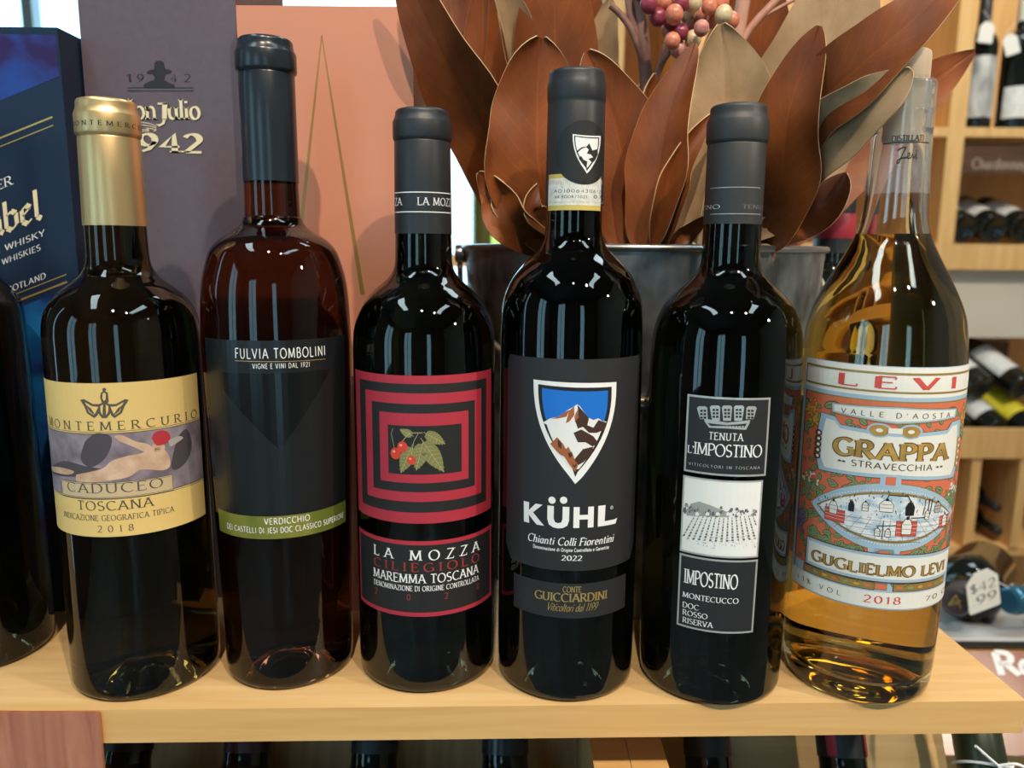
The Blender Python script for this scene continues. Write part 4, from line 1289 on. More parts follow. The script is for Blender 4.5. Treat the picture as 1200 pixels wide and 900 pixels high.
# foot of the label
k0, k1 = norm2(600, 712)[1], norm2(600, 668)[1]
qrect(.006, k0 - .008, .994, n0 - .004, LBLU, 4)
for (a0_, a1_) in ((norm2(150, 590)[0], norm2(592, 690)[0]), (norm2(718, 700)[0], norm2(1030, 660)[0])):
    qrect(a0_ - .004, k0 - .003, a1_ + .004, k1 + .003, LBR, 5); qrect(a0_, k0, a1_, k1, LGOLD, 6)
    n = int((a1_ - a0_) / .05)
    for k in range(n):
        x = a0_ + (a1_ - a0_) * (k + .5) / n; c = Q(x, (k0 + k1) / 2)
        s.ell(c[0], c[1], .0014, .0007, (LCOR, LGRN, LORA)[k % 3], 7, 10)
qrect(.5 - .03, k0, .5 + .03, k1, LGOLD, 5); qrect(.5 - .024, k0 + .004, .5 + .024, k1 - .004, LCOR, 6)
qrect(.006, .006, .994, k0 - .014, LW, 5)
e0, e1 = norm2(645, 802)[1], norm2(645, 757)[1]
qtext('43% VOL', norm2(106, 640)[0], norm2(382, 745)[0], e0 + .004, e1 - .006, LBR, 6, weight=.12, thin=.1, serif=0, sx=1.2)
qtext('2018', norm2(526, 780)[0], norm2(762, 790)[0], e0, e1, LROSE, 6, weight=.16, thin=.07, serif=.6, sx=1.45)
qtext('70 CL', norm2(918, 770)[0], norm2(1040, 735)[0], e0 + .004, e1 - .006, LBR, 6, weight=.12, thin=.1, serif=0, gap=.25)
s.build('front_label', t6)
# back label seen through the spirit
s = Wrap(X, Y, f6); s.face += pi
BL = pmat('back_label_paper', (0.62, 0.54, 0.36), 0.6)
s.rect(-.040, .055, .040, .150, BL, 0)
s.utext('GRAPPA', -.025, .025, .12, .008, LBR, 1)
for k in range(8): s.rect(-.034, .105 - .005 * k, .034 - .004 * (k % 3), .1062 - .005 * k, LBR, 1)
s.build('back_label', t6)
#@@REST
# ------------------------------------------------------------------ gift boxes behind the bottles
def carton(name, label, x0, x1, y0, y1, h, m, cat='gift box', group=None, bw=.0008, m_side=None):
    o = None
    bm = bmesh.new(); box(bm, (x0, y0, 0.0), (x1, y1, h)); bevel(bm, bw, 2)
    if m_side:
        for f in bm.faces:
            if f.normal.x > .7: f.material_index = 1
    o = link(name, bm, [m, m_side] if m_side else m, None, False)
    return tag(o, label, cat, group)


NAVY = pmat('box_navy', (0.012, 0.024, 0.055), 0.30)
PLUM = noisy('box_plum', (0.120, 0.084, 0.104), (0.130, 0.092, 0.114), (200, 200, 200), 2, 0.42)
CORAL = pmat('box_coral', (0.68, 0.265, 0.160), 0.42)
CORAL_SHADE = pmat('box_coral_side_shade', (0.30, 0.13, 0.085), 0.25, 0.4)  # darker coral for the right side, its shade put into the colour
YB1 = 0.462
pa = at(67, 32, YB1)
bx1 = pa.x; bh1 = pa.z
o = carton('whisky_box', 'navy blue whisky box with slanted gold lettering behind the yellow labelled bottle', bx1 - 0.125, bx1, YB1, YB1 + 0.10, bh1, NAVY)
s = Flat((bx1 - 0.125, YB1, 0), (1, 0, 0), (0, 0, 1)).crop(0, 0, 1)
BART = noisy('box_blue_art', (0.010, 0.020, 0.11), (0.012, 0.16, 0.42), (30, 30, 22), 4, 0.3, lo=.38, hi=.66, distort=1.5)
BART2 = noisy('box_violet_art', (0.03, 0.012, 0.09), (0.02, 0.06, 0.30), (24, 24, 24), 4, 0.3, lo=.4, hi=.62, distort=1.0)
sl_ = tan(radians(21))
# printed artwork above and below the slanted band
pts_lo = [s.P(0, 356), s.P(76, 326)]
ua, ub = .001, .124
def yl(x, x0, y0): return y0
pl = s.P(0, 162); pr = s.P(62, 137)
kk = (pr[1] - pl[1]) / (pr[0] - pl[0])
def zline(u, p): return p[1] + kk * (u - p[0])
pb = s.P(10, 357)
s.poly([(ua, .048), (ub, .048), (ub, zline(ub, pb) - .004), (ua, zline(ua, pb) - .004)], BART, 1)
s.poly([(ua + .02, .048), (ub, .048), (ub, .072), (ua + .02, .075)], BART2, 2)
s.poly([(ua, zline(ua, pl) + .02), (ub, zline(ub, pl) + .02), (ub, bh1 - .004), (ua, bh1 - .004)], BART2, 1)
for p, w in ((pl, .0010), (s.P(0, 172), .0006), (s.P(10, 357), .0011), (s.P(10, 348), .0006)):
    s.line([(ua, zline(ua, p)), (ub - .006, zline(ub - .006, p))], w, GOLDINK, 3)


def slanted(t, end, h, w, m, **k):
    """text whose last letter ends at the pixel `end`, running up to the right along the band."""
    e = s.P(*end)
    for q in text_quads(t, e[0] - w, e[0], 0, h, **k):
        s.poly([(a, b + e[1] + kk * (a - e[0])) for a, b in q], m, 4)


slanted('JOHNNIE WALKER', (15, 216), .0052, .075, PAPER, weight=.13)
slanted('BLENDED SCOTCH WHISKY', (53, 276), .0036, .085, PAPER, weight=.13, serif=0)
slanted('A BLEND OF OUR RAREST WHISKIES', (48, 293), .0034, .092, PAPER, weight=.13, serif=0)
slanted('BLENDED AND BOTTLED IN SCOTLAND', (54, 326), .0034, .095, PAPER, weight=.13, serif=0)
# blackletter word, broken pen strokes
bl = {
    'b': (.62, [[(.12, 1.0), (.12, .08), (.30, -.04), (.52, .10), (.52, .48), (.34, .60), (.16, .50)]]),
    'e': (.54, [[(.12, .08), (.12, .48), (.30, .60), (.46, .48), (.14, .28)], [(.12, .08), (.30, -.04), (.48, .08)]]),
    'l': (.34, [[(.14, 1.0), (.14, .08), (.30, -.04)]]), 'u': (.6, [[(.12, .56), (.12, .08), (.28, -.04), (.46, .10)], [(.46, .58), (.46, .06), (.58, -.03)]]),
    'a': (.58, [[(.14, .5), (.32, .6), (.44, .48), (.44, .06), (.56, -.03)], [(.44, .32), (.14, .24), (.12, .06), (.26, -.04), (.44, .1)]]),
    'B': (.8, [[(.2, 0), (.2, 1)], [(.1, .95), (.5, 1.02), (.62, .8), (.46, .56), (.2, .52)], [(.46, .56), (.68, .34), (.56, .02), (.1, .02)]]),
    'L': (.7, [[(.2, 1), (.2, .05), (.62, .02)], [(.08, .9), (.34, .98)]])}
e = s.P(50, 254)
hB = .0165
wd = sum(bl[c][0] for c in 'Blue Label'.replace(' ', '')) + .3
x = 0
for c in 'Blue Label':
    if c == ' ':
        x += .3; continue
    w, sts = bl[c]
    for st_ in sts:
        for i in range(len(st_) - 1):
            (ax, ay), (bx, by) = st_[i], st_[i + 1]
            ph = atan2(by - ay, bx - ax); t_ = .05 + .14 * abs(sin(ph - radians(38)))
            nx, ny = -sin(ph) * t_ / 2, cos(ph) * t_ / 2
            q = []
            for (px_, py_) in ((ax - nx, ay - ny), (bx - nx, by - ny), (bx + nx, by + ny), (ax + nx, ay + ny)):
                uu = e[0] + (x + px_ - wd) * hB * .95
                q.append((uu, e[1] + py_ * hB + kk * (uu - e[0])))
            s.poly(q, CREAM, 4)
    x += w
s.build('printed_face', o, cut=False, base=.0001)

YB2 = 0.484
xl = at(83, 60, YB2).x; xr = at(290, 300, YB2).x
o = carton('tequila_box', 'tall dark plum tequila box with cream lettering between the blue and coral boxes', max(xl, bx1 + .001), xr, YB2, YB2 + .10, .43, PLUM)
s = Flat((max(xl, bx1 + .001), YB2, 0), (1, 0, 0), (0, 0, 1)).crop(0, 0, 1)
DPL = pmat('box_plum_ink', (0.018, 0.014, 0.020), 0.5)
for (ch, x) in (('1', 152), ('9', 165), ('4', 204), ('2', 220)):
    a = s.P(x - 4, 96); b = s.P(x + 4, 96); t_ = s.P(x, 87)
    s.utext(ch, a[0], b[0], a[1], t_[1] - a[1], DPL, 1, weight=.14, serif=.6)
for y in (103, 106.5):
    s.line([s.P(149, y), s.P(227, y)], .0005, DPL, 1)
s.crop(0, 0, 1 / 2.25)
s.ppoly([(378, 232), (380, 222), (396, 214), (408, 210), (408, 203), (404, 196), (388, 194), (386, 190), (398, 184), (406, 183), (408, 166), (414, 160), (424, 160), (432, 164), (436, 182), (448, 184), (454, 188), (450, 194), (438, 196), (434, 206), (434, 212), (446, 218), (460, 224), (462, 232)], DPL, 2)
s.crop(40, 100, 1 / 4.5)
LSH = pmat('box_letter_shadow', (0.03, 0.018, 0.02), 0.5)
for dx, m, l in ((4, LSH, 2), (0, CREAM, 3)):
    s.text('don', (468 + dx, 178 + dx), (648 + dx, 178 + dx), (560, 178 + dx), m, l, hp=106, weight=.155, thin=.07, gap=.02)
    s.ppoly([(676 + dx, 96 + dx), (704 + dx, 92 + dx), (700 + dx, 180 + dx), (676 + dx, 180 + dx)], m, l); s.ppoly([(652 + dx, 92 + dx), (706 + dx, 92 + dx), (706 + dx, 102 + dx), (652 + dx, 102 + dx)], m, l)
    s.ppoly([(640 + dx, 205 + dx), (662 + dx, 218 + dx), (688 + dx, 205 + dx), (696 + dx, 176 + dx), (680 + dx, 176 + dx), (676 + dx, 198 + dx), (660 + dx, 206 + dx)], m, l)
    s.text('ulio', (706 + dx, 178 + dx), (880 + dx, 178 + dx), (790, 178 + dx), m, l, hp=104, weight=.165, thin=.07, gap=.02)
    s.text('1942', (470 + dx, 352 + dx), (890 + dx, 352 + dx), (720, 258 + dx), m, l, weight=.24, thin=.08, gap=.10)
for k in range(3):
    s.line([s.P(*p) for p in crom([(520 + 8 * k, 205 + 8 * k), (560, 195 + 14 * k), (620, 205 + 12 * k), (645, 225 + 6 * k), (615, 245), (590, 225 + 8 * k), (540, 228 + 12 * k)], 5)], .0004, CREAM, 3)
s.build('printed_face', o, cut=False, base=.0001)

YB3 = 0.466
q0 = at(279, 60, YB3); q1 = at(484, 60, YB3); qt = at(380, 7, YB3)
o = carton('coral_box', 'coral orange gift box with thin gold lines behind the brown glass bottle', q0.x, q1.x, YB3, 0.600, qt.z, CORAL, m_side=CORAL_SHADE)
s = Flat((q0.x, YB3, 0), (1, 0, 0), (0, 0, 1)).crop(0, 0, 1)
GLINE = pmat('gold_line', (0.42, 0.25, 0.08), 0.4, 0.4)
def wedge(p, q, w0, w1):
    a = s.P(*p); b = s.P(*q)
    s.poly([(a[0] - w0, a[1]), (b[0] - w1, b[1]), (b[0] + w1, b[1]), (a[0] + w0, a[1])], GLINE, 1)
wedge((377, 42), (350, 290), .0003, .0012); wedge((377, 42), (425, 345), .0003, .0013)
s.build('gold_lines', o, cut=False, base=.0001)

# ------------------------------------------------------------------ the galvanised bucket
bc = Vector((0.0925, 0.574, 0.0))
RB, RT_, HB_ = .116, .1275, .2335
BK = thing('metal_bucket', 'grey galvanised metal bucket holding the dried leaves behind the middle bottles', 'bucket', bc)
bm = bmesh.new()
pr = [(0, 0.004), (RB - .006, .004), (RB - .004, 0), (RB + .001, 0), (RB + .0015, .004), (RB, .007), (RB + .0007, .02)]
for z in (.06, .10): pr.append((RB + (RT_ - RB) * z / HB_, z))
z = .128
for dz, dr in ((0, 0), (.003, .0012), (.006, .0016), (.009, .0012), (.012, 0)): pr.append((RB + (RT_ - RB) * (z + dz) / HB_ + dr, z + dz))
pr += [(RB + (RT_ - RB) * .19 / HB_, .19), (RT_, HB_ - .002), (RT_ - .0012, HB_ - .002), (RB - .002, .012), (0, .012)]
lathe(bm, pr, bc, 128)
link('bucket_wall', bm, GALV, BK, True, 50)
bm = bmesh.new()
lathe(bm, [(RT_ + .0022 * cos(a) + .0008, HB_ + .0022 * sin(a)) for a in [2 * pi * k / 14 for k in range(15)]], bc, 128)
link('rolled_rim', bm, RIM, BK, True, 60)
bm = bmesh.new()
eL = Vector((bc.x - RT_ - .0035, bc.y, .2290)); eR = Vector((bc.x + RT_ + .0035, bc.y, .2290))
hp = []
for k in range(41):
    a = pi * k / 40
    x_ = bc.x - (RT_ + .0045) * cos(a)
    dep = sin(a)
    yy = bc.y - sqrt(max((RT_ + .004) ** 2 - (x_ - bc.x) ** 2, 0)) * .985
    hp.append((x_, min(yy, bc.y), .2290 - .085 * dep ** .8))
tube(bm, hp, .0021, 10)
link('bail_handle', bm, BRASS, BK, True, 60)
for e_ in (eL, eR):
    bm = bmesh.new(); M = Matrix.Translation(e_) @ Matrix.Rotation(pi / 2, 4, 'Y')
    lathe(bm, [(0, -.004), (.0062, -.004), (.0066, -.0032), (.0066, .0032), (.0062, .004), (0, .004)], (0, 0, 0), 24, 0, M)
    link('handle_ear', bm, RIM, BK, True, 40)
bm = bmesh.new(); lathe(bm, [(0, .150), (RB + .004, .150), (RB + .0055, .165), (RB * .6, .170), (0, .168)], bc, 64)
FOAM = noisy('floral_moss', (0.035, 0.03, 0.015), (0.08, 0.06, 0.03), (90, 90, 90), 4, 0.9, bump=.6)
link('moss_filling', bm, FOAM, BK, True, 60)

# ------------------------------------------------------------------ dried magnolia branches
def leaf_mesh(spine, w, roll=0.0, cup=0.25, wave=0.05, nw=3.0, ph=0.0, side=1, shape=.75, fold=0.0, thick=.0006, tipsharp=1.0):
    """spine: (px, py, Y) points from base to tip; w: half width in pixels at the middle; side=-1 shows the tan underside."""
    P3 = [at(*p) for p in spine]
    for p in P3:          # keep the foot of the leaf inside the rim
        d = Vector((p.x - bc.x, p.y - bc.y))
        if p.z < HB_ + .012 and d.length > RT_ - .008:
            d *= (RT_ - .008) / d.length
            p.x, p.y = bc.x + d.x, bc.y + d.y
    C = [Vector(p) for p in crom([tuple(p) for p in P3], 8)]
    n = len(C)
    wm = w / F_PX * sum(p[2] for p in spine) / len(spine)
    bm = bmesh.new()
    uvl = bm.loops.layers.uv.new('leaf')
    NU = 10
    rows = []
    for i, p in enumerate(C):
        t = i / (n - 1)
        T_ = (C[min(i + 1, n - 1)] - C[max(i - 1, 0)]).normalized()
        V = (CAM - p).normalized()
        S_ = T_.cross(V).normalized() * -1
        N_ = S_.cross(T_).normalized() * -1
        if N_.dot(V) < 0: N_ = -N_
        ang = roll + fold * (t - .5)
        S2 = S_ * cos(ang) + N_ * sin(ang)
        N2 = N_ * cos(ang) - S_ * sin(ang)
        prof_ = max(sin(pi * min(1, (t * .96 + .02)) ** shape), 0.0) ** .72
        if t > .8: prof_ *= 1 - (1 - tipsharp * .0) * ((t - .8) / .2) ** 2 * .35
        ww = wm * prof_ * (1 + .05 * sin(9 * t + ph * 3 + w) + .03 * sin(21 * t + ph * 5 + w))
        row = []
        for j in range(-NU, NU + 1):
            q = j / NU
            off = cup * ww * (q * q - .15) + wave * wm * abs(q) ** 1.6 * sin(nw * 2 * pi * t + ph + (1.3 if q > 0 else 0))
            off += .02 * wm * exp(-(q / .06) ** 2) * -1
            row.append((bm.verts.new(p + S2 * (ww * q) + N2 * off), (q, t)))
        rows.append(row)
    for a, b in zip(rows, rows[1:]):
        for j in range(len(a) - 1):
            vs = [a[j], a[j + 1], b[j + 1], b[j]]
            f = bm.faces.new([v[0] for v in vs])
            for l, v in zip(f.loops, vs): l[uvl].uv = v[1]
    bm.normal_update()
    # thickness: a second skin pushed back, with a pale rim
    V = (CAM - C[n // 2]).normalized()
    avg = Vector((0, 0, 0))
    for f in bm.faces: avg += f.normal * f.calc_area()
    if avg.dot(V) < 0:
        bmesh.ops.reverse_faces(bm, faces=bm.faces[:]); bm.normal_update()
    front = bm.faces[:]
    nrm = {v: v.normal.copy() for v in bm.verts}
    ret = bmesh.ops.duplicate(bm, geom=bm.verts[:] + bm.edges[:] + front)
    vm = ret['vert_map']
    back = [g for g in ret['geom'] if isinstance(g, bmesh.types.BMFace)]
    for v in list(nrm):
        vm[v].co = v.co - nrm[v] * thick
    bmesh.ops.reverse_faces(bm, faces=back)
    fi, bi = (0, 1) if side == 1 else (1, 0)
    for f in front: f.material_index = fi
    for f in back: f.material_index = bi
    rim = [e for e in bm.edges if e.is_boundary]
    done = set()
    for e in rim:
        a, b = e.verts
        if a in vm and b in vm and a in nrm and b in nrm:
            f0 = e.link_faces[0]
            try:
                f = bm.faces.new((a, b, vm[b], vm[a])); f.material_index = 2
            except ValueError:
                pass
    bmesh.ops.recalc_face_normals(bm, faces=bm.faces[:])
    return bm, C[0]


def vein_setup():
    for m, dark in ((LEAF_T, .72), (LEAF_U, .85)):
        L = m.node_tree.links; b = m.node_tree.nodes['Principled BSDF']
        uv = nd(m, 'ShaderNodeUVMap'); uv.uv_map = 'leaf'
        sx = nd(m, 'ShaderNodeSeparateXYZ'); L.new(uv.outputs[0], sx.inputs[0])
        ab = nd(m, 'ShaderNodeMath', operation='ABSOLUTE'); L.new(sx.outputs['X'], ab.inputs[0])
        ml = nd(m, 'ShaderNodeMath', operation='MULTIPLY'); L.new(ab.outputs[0], ml.inputs[0]); ml.inputs[1].default_value = -.22
        ad = nd(m, 'ShaderNodeMath', operation='ADD'); L.new(ml.outputs[0], ad.inputs[0]); L.new(sx.outputs['Y'], ad.inputs[1])
        fr = nd(m, 'ShaderNodeMath', operation='MULTIPLY'); L.new(ad.outputs[0], fr.inputs[0]); fr.inputs[1].default_value = 13
        ff = nd(m, 'ShaderNodeMath', operation='PINGPONG'); L.new(fr.outputs[0], ff.inputs[0]); ff.inputs[1].default_value = .5
        lt = nd(m, 'ShaderNodeMath', operation='LESS_THAN'); L.new(ff.outputs[0], lt.inputs[0]); lt.inputs[1].default_value = .035
        lm = nd(m, 'ShaderNodeMath', operation='LESS_THAN'); L.new(ab.outputs[0], lm.inputs[0]); lm.inputs[1].default_value = .025
        mx = nd(m, 'ShaderNodeMath', operation='MAXIMUM'); L.new(lt.outputs[0], mx.inputs[0]); L.new(lm.outputs[0], mx.inputs[1])
        old = b.inputs['Base Color'].links[0].from_socket
        mix = nd(m, 'ShaderNodeMix', data_type='RGBA', blend_type='MULTIPLY')
        sc = nd(m, 'ShaderNodeMath', operation='MULTIPLY'); L.new(mx.outputs[0], sc.inputs[0]); sc.inputs[1].default_value = .5 if dark < .8 else .3
        L.new(sc.outputs[0], mix.inputs[0]); L.new(old, mix.inputs[6]); mix.inputs[7].default_value = (1.5, 1.35, 1.2, 1) if dark < .8 else (.8, .75, .7, 1)
        L.new(mix.outputs[2], b.inputs['Base Color'])


vein_setup()
STEM = noisy('branch_bark', (0.20, 0.10, 0.065), (0.32, 0.17, 0.11), (80, 80, 30), 3, 0.65)


def branch(label, foot, leaves):
    foot = Vector(foot)
    t = thing('magnolia_branch', label, 'dried branch', foot, 'dried magnolia branches in the bucket')
    sb = bmesh.new()
    for kw in leaves:
        sp = kw.pop('spine'); w = kw.pop('w')
        bm, base = leaf_mesh(sp, w, **kw)
        link('leaf', bm, [LEAF_T, LEAF_U, LEAF_E], t, True, 50)
        # the branchlet down to the foot
        d = Vector((base.x - bc.x, base.y - bc.y))
        if d.length > RT_ - .012: d = d * ((RT_ - .012) / d.length)
        k1 = Vector((bc.x + d.x, bc.y + d.y, min(base.z, .19)))
        mid_ = (foot + k1) / 2
        if base.z > .19:
            pts = [base, base.lerp(k1, .5), k1, mid_, foot]
        else:
            pts = [base, k1.lerp(base, .5), mid_, foot]
        tube(sb, crom([tuple(p) for p in pts], 5), .0016, 7)
    link('stem', sb, STEM, t, True, 60)
    return t


L_ = lambda spine, w, **k: dict(spine=spine, w=w, **k)
fz_ = .165
branch('branch of broad brown leaves leaning left over the coral box', (bc.x - .07, bc.y - .02, fz_), [
    L_([(615, 292, .50), (572, 170, .475), (515, 60, .448), (462, -60, .438)], 41, roll=-.35, cup=.22, wave=.03),
    L_([(604, 290, .53), (577, 225, .535), (546, 150, .54), (519, 88, .545)], 18, roll=.5, cup=.2),
    L_([(612, 285, .575), (570, 150, .58), (535, 40, .58), (520, -60, .58)], 34, roll=.2, cup=.3),
])
branch('branch whose dark leaves hang in shade left of centre, behind the mountain shield bottle', (bc.x - .045, bc.y + .03, fz_), [
    L_([(618, 280, .60), (598, 160, .61), (575, 60, .61), (545, -5, .60)], 37, roll=-.5, cup=.4),
    L_([(610, 285, .62), (590, 170, .63), (566, 80, .63), (545, 20, .63)], 26, roll=.3, cup=.2, side=-1),
    L_([(632, 285, .54), (622, 130, .54), (604, 40, .52), (578, -40, .50)], 25, roll=.55, cup=.5, side=-1, wave=.08),
    L_([(640, 285, .565), (600, 200, .565), (570, 90, .56), (566, -30, .55)], 34, roll=-.2, cup=.3),
])
branch('branch with the widest wavy brown leaf directly behind the mountain shield bottle', (bc.x - .03, bc.y - .05, fz_), [
    L_([(642, 292, .452), (634, 210, .452), (630, 120, .452), (634, 44, .450)], 60, roll=.12, cup=.28, wave=.10, nw=2.0, ph=.6, shape=.85),
    L_([(616, 296, .450), (600, 262, .448), (582, 228, .448), (561, 202, .447)], 23, roll=-.25, cup=.5, wave=.1),
    L_([(650, 296, .446), (636, 272, .445), (624, 250, .445), (630, 216, .447)], 16, roll=.4, cup=.5, wave=.08),
    L_([(604, 296, .455), (596, 276, .453), (588, 252, .452), (578, 224, .452)], 11, roll=.6, cup=.6),
])
branch('branch of tall upright leaves reaching above the mountain shield bottle', (bc.x + .0, bc.y + .01, fz_), [
    L_([(662, 285, .53), (654, 150, .53), (650, 20, .52), (648, -110, .51)], 46, roll=.12, cup=.12, shape=.9),
    L_([(596, 280, .56), (600, 120, .56), (598, 10, .55), (592, -90, .54)], 30, roll=-.1, cup=.2),
    L_([(700, 285, .55), (698, 150, .55), (706, 60, .545), (716, -2, .54)], 25, roll=-.35, cup=.35, side=-1, wave=.08),
    L_([(690, 290, .60), (676, 170, .62), (668, 60, .62), (664, -80, .61)], 60, roll=.1, cup=.2),
])
branch('branch of overlapping brown leaves between the mountain shield and silver panel bottles', (bc.x + .02, bc.y - .045, fz_), [
    L_([(742, 294, .462), (735, 215, .462), (716, 130, .462), (688, 60, .460)], 47, roll=.1, cup=.3, wave=.07, nw=2, ph=2.0),
    L_([(754, 292, .448), (768, 215, .446), (782, 135, .448), (815, 50, .452)], 33, roll=-.28, cup=.35, wave=.07, ph=.8, nw=1.6),
    L_([(748, 285, .495), (752, 205, .495), (758, 140, .495), (766, 86, .49)], 22, roll=.6, cup=.7, wave=.12),
    L_([(742, 285, .515), (735, 210, .515), (733, 150, .515), (722, 95, .51)], 18, roll=-.5, cup=.5, side=-1, wave=.1),
    L_([(720, 290, .58), (742, 220, .59), (748, 160, .59), (752, 100, .59)], 40, roll=.2, cup=.3),
])
branch('branch with a pointed tan leaf standing up behind the silver panel bottle', (bc.x + .04, bc.y - .03, fz_), [
    L_([(838, 292, .482), (846, 200, .482), (852, 110, .478), (845, 28, .47)], 55, roll=.15, cup=.18, side=-1, wave=.06, ph=1.2, shape=.8),
    L_([(772, 294, .444), (782, 235, .443), (800, 185, .443), (834, 134, .445)], 17, roll=.25, cup=.55),
    L_([(800, 292, .466), (806, 225, .466), (818, 170, .466), (836, 136, .466)], 22, roll=-.3, cup=.3, side=-1),
    L_([(782, 296, .441), (800, 286, .440), (815, 272, .440), (832, 252, .440)], 13, roll=.2, cup=.4),
    L_([(830, 285, .60), (842, 180, .61), (856, 90, .61), (872, -20, .60)], 52, roll=.1, cup=.2),
])
branch('branch of orange brown leaves rising just right of the silver panel bottle', (bc.x + .06, bc.y - .02, fz_), [
    L_([(902, 290, .462), (914, 210, .436), (924, 130, .420), (960, 30, .412)], 42, roll=-.18, cup=.3, wave=.06, ph=.4, nw=1.6),
    L_([(880, 285, .56), (884, 170, .57), (890, 70, .57), (897, -50, .56)], 46, roll=.15, cup=.15),
    L_([(905, 285, .53), (928, 180, .53), (965, 60, .52), (1008, -80, .51)], 66, roll=.08, cup=.1, side=-1, shape=.85),
    L_([(925, 230, .455), (945, 160, .440), (958, 105, .428), (960, 45, .418)], 14, roll=.5, cup=.3, side=-1),
])
branch('branch with long leaves sweeping right above the amber spirit bottle', (bc.x + .075, bc.y + .0, fz_), [
    L_([(905, 275, .470), (938, 150, .428), (1000, 84, .396), (1066, 26, .381), (1140, -45, .376)], 42, roll=-.5, cup=.12, shape=.9),
    L_([(905, 268, .475), (940, 192, .436), (992, 144, .400), (1036, 110, .384), (1068, 82, .377)], 36, roll=-.3, cup=.28, side=-1),
    L_([(905, 285, .56), (965, 215, .57), (1050, 130, .57), (1142, 60, .56)], 40, roll=.1, cup=.15),
])
branch('low curled leaf with a notched pale edge right of the silver panel bottle', (bc.x + .06, bc.y - .055, fz_), [
    L_([(888, 282, .452), (925, 268, .450), (960, 245, .449), (990, 202, .449)], 30, roll=-.2, cup=.35, wave=.12, ph=.5, nw=1.4),
    L_([(886, 276, .458), (912, 258, .456), (936, 232, .455), (956, 200, .455)], 14, roll=.3, cup=.4, side=-1),
    L_([(900, 290, .47), (915, 282, .47), (938, 268, .47), (962, 262, .47)], 12, roll=.2, cup=.3),
])

# berry spray
BST = noisy('berry_twig', (0.24, 0.115, 0.085), (0.42, 0.22, 0.17), (90, 90, 40), 3, 0.6)
BP = [noisy('berry_plum', (0.26, 0.03, 0.06), (0.36, 0.06, 0.09), (300, 300, 300), 2, 0.28), noisy('berry_coral', (0.60, 0.16, 0.09), (0.74, 0.27, 0.15), (300, 300, 300), 2, 0.3),
      noisy('berry_cream', (0.70, 0.50, 0.26), (0.78, 0.62, 0.38), (300, 300, 300), 2, 0.3), noisy('berry_rose', (0.52, 0.15, 0.14), (0.66, 0.36, 0.26), (300, 300, 300), 2, 0.3)]
t = thing('berry_spray', 'spray of pink and cream berries on forked twigs at the top of the leaves', 'berry spray', (bc.x + .01, bc.y + .02, fz_))
bm = bmesh.new()
def tw(pts, r): tube(bm, crom([tuple(at(*p)) for p in pts], 6), r, 8)
tw([(757, 285, .53), (760, 200, .53), (758, 110, .525), (752, 30, .52), (746, -40, .515)], .0042)
tw([(756, 80, .522), (742, 40, .515), (728, 18, .512), (715, 6, .51)], .0021)
tw([(748, 55, .52), (740, 20, .518), (734, -20, .516)], .0026)
tw([(760, 120, .53), (778, 60, .51), (790, 20, .505), (800, -10, .50)], .0018)
tw([(766, 100, .53), (786, 55, .505), (812, 20, .50)], .0016)
tw([(764, 90, .53), (782, 66, .505), (796, 40, .50)], .0014)
link('twig', bm, BST, t, True, 60)
rnd = random.Random(3)
known = [(760, 5, 0), (771, 20, 0), (778, 3, 1), (790, 17, 1), (798, 4, 0), (806, 16, 2), (819, 15, 3), (831, 8, 1), (844, 4, 1), (848, 17, 2), (798, 38, 0), (812, 46, 2), (822, 33, 3), (795, 58, 3), (787, 24, 0), (835, 22, 3), (812, 3, 2), (808, 28, 3), (784, 36, 1), (788, 48, 1), (857, 24, 1), (800, 26, 0), (824, 2, 2), (768, -8, 1), (785, -12, 3), (805, -14, 2), (822, -14, 1), (840, -12, 3), (752, -10, 0)]
placed = []
for (x, y, c) in known:
    Y = .492 + rnd.uniform(-.010, .012)
    r = rnd.uniform(.0046, .0056)
    p = at(x, y, Y)
    for _ in range(12):
        ok = True
        for (q, rq) in placed:
            if (p - q).length < (r + rq) * .93:
                ok = False
        if ok: break
        Y += .0035; p = at(x, y, Y)
    placed.append((p, r))
    bm = bmesh.new(); ball(bm, p, r, 16, 10, 0, (1, 1, 1.08))
    b_ = link('berry', bm, BP[c], t, True, 80)
t = thing('pink_twig', 'rough pink forked twig standing between the berries and the broad tan leaf', 'twig', (bc.x + .05, bc.y + .02, fz_))
bm = bmesh.new()
tw([(862, 285, .545), (862, 160, .54), (861, 70, .532), (868, 20, .53), (878, -40, .53)], .0046)
tw([(862, 60, .532), (882, 30, .53), (905, 5, .53), (925, -15, .53)], .0026)
tw([(890, 22, .53), (915, 8, .53), (935, -2, .53)], .0012)
link('twig', bm, noisy('pink_bark', (0.46, 0.20, 0.13), (0.60, 0.31, 0.22), (90, 90, 50), 3, 0.6, bump=.4), t, True, 60)

# ------------------------------------------------------------------ dark bottle behind the spirit bottle
X, Y = .2515, .614
tb, fb = bottle('dark bottle with a red banded capsule half hidden behind the amber spirit bottle', X, Y, BORD, DARKGLASS)
cb, cbf = capsule(tb, X, Y, caps_pts(0.232, .0150, .2862, .0143, .2952, .0150, .3008, .0136), CAPS_BLACK)
bm = bmesh.new(); lathe(bm, [(cbf(.243) + .0001, .243), (cbf(.243) + .0004, .2435), (cbf(.262) + .0004, .2615), (cbf(.262) + .0001, .262)], (X, Y, 0), 64)
link('red_band', bm, LRED, cb, True, 40)

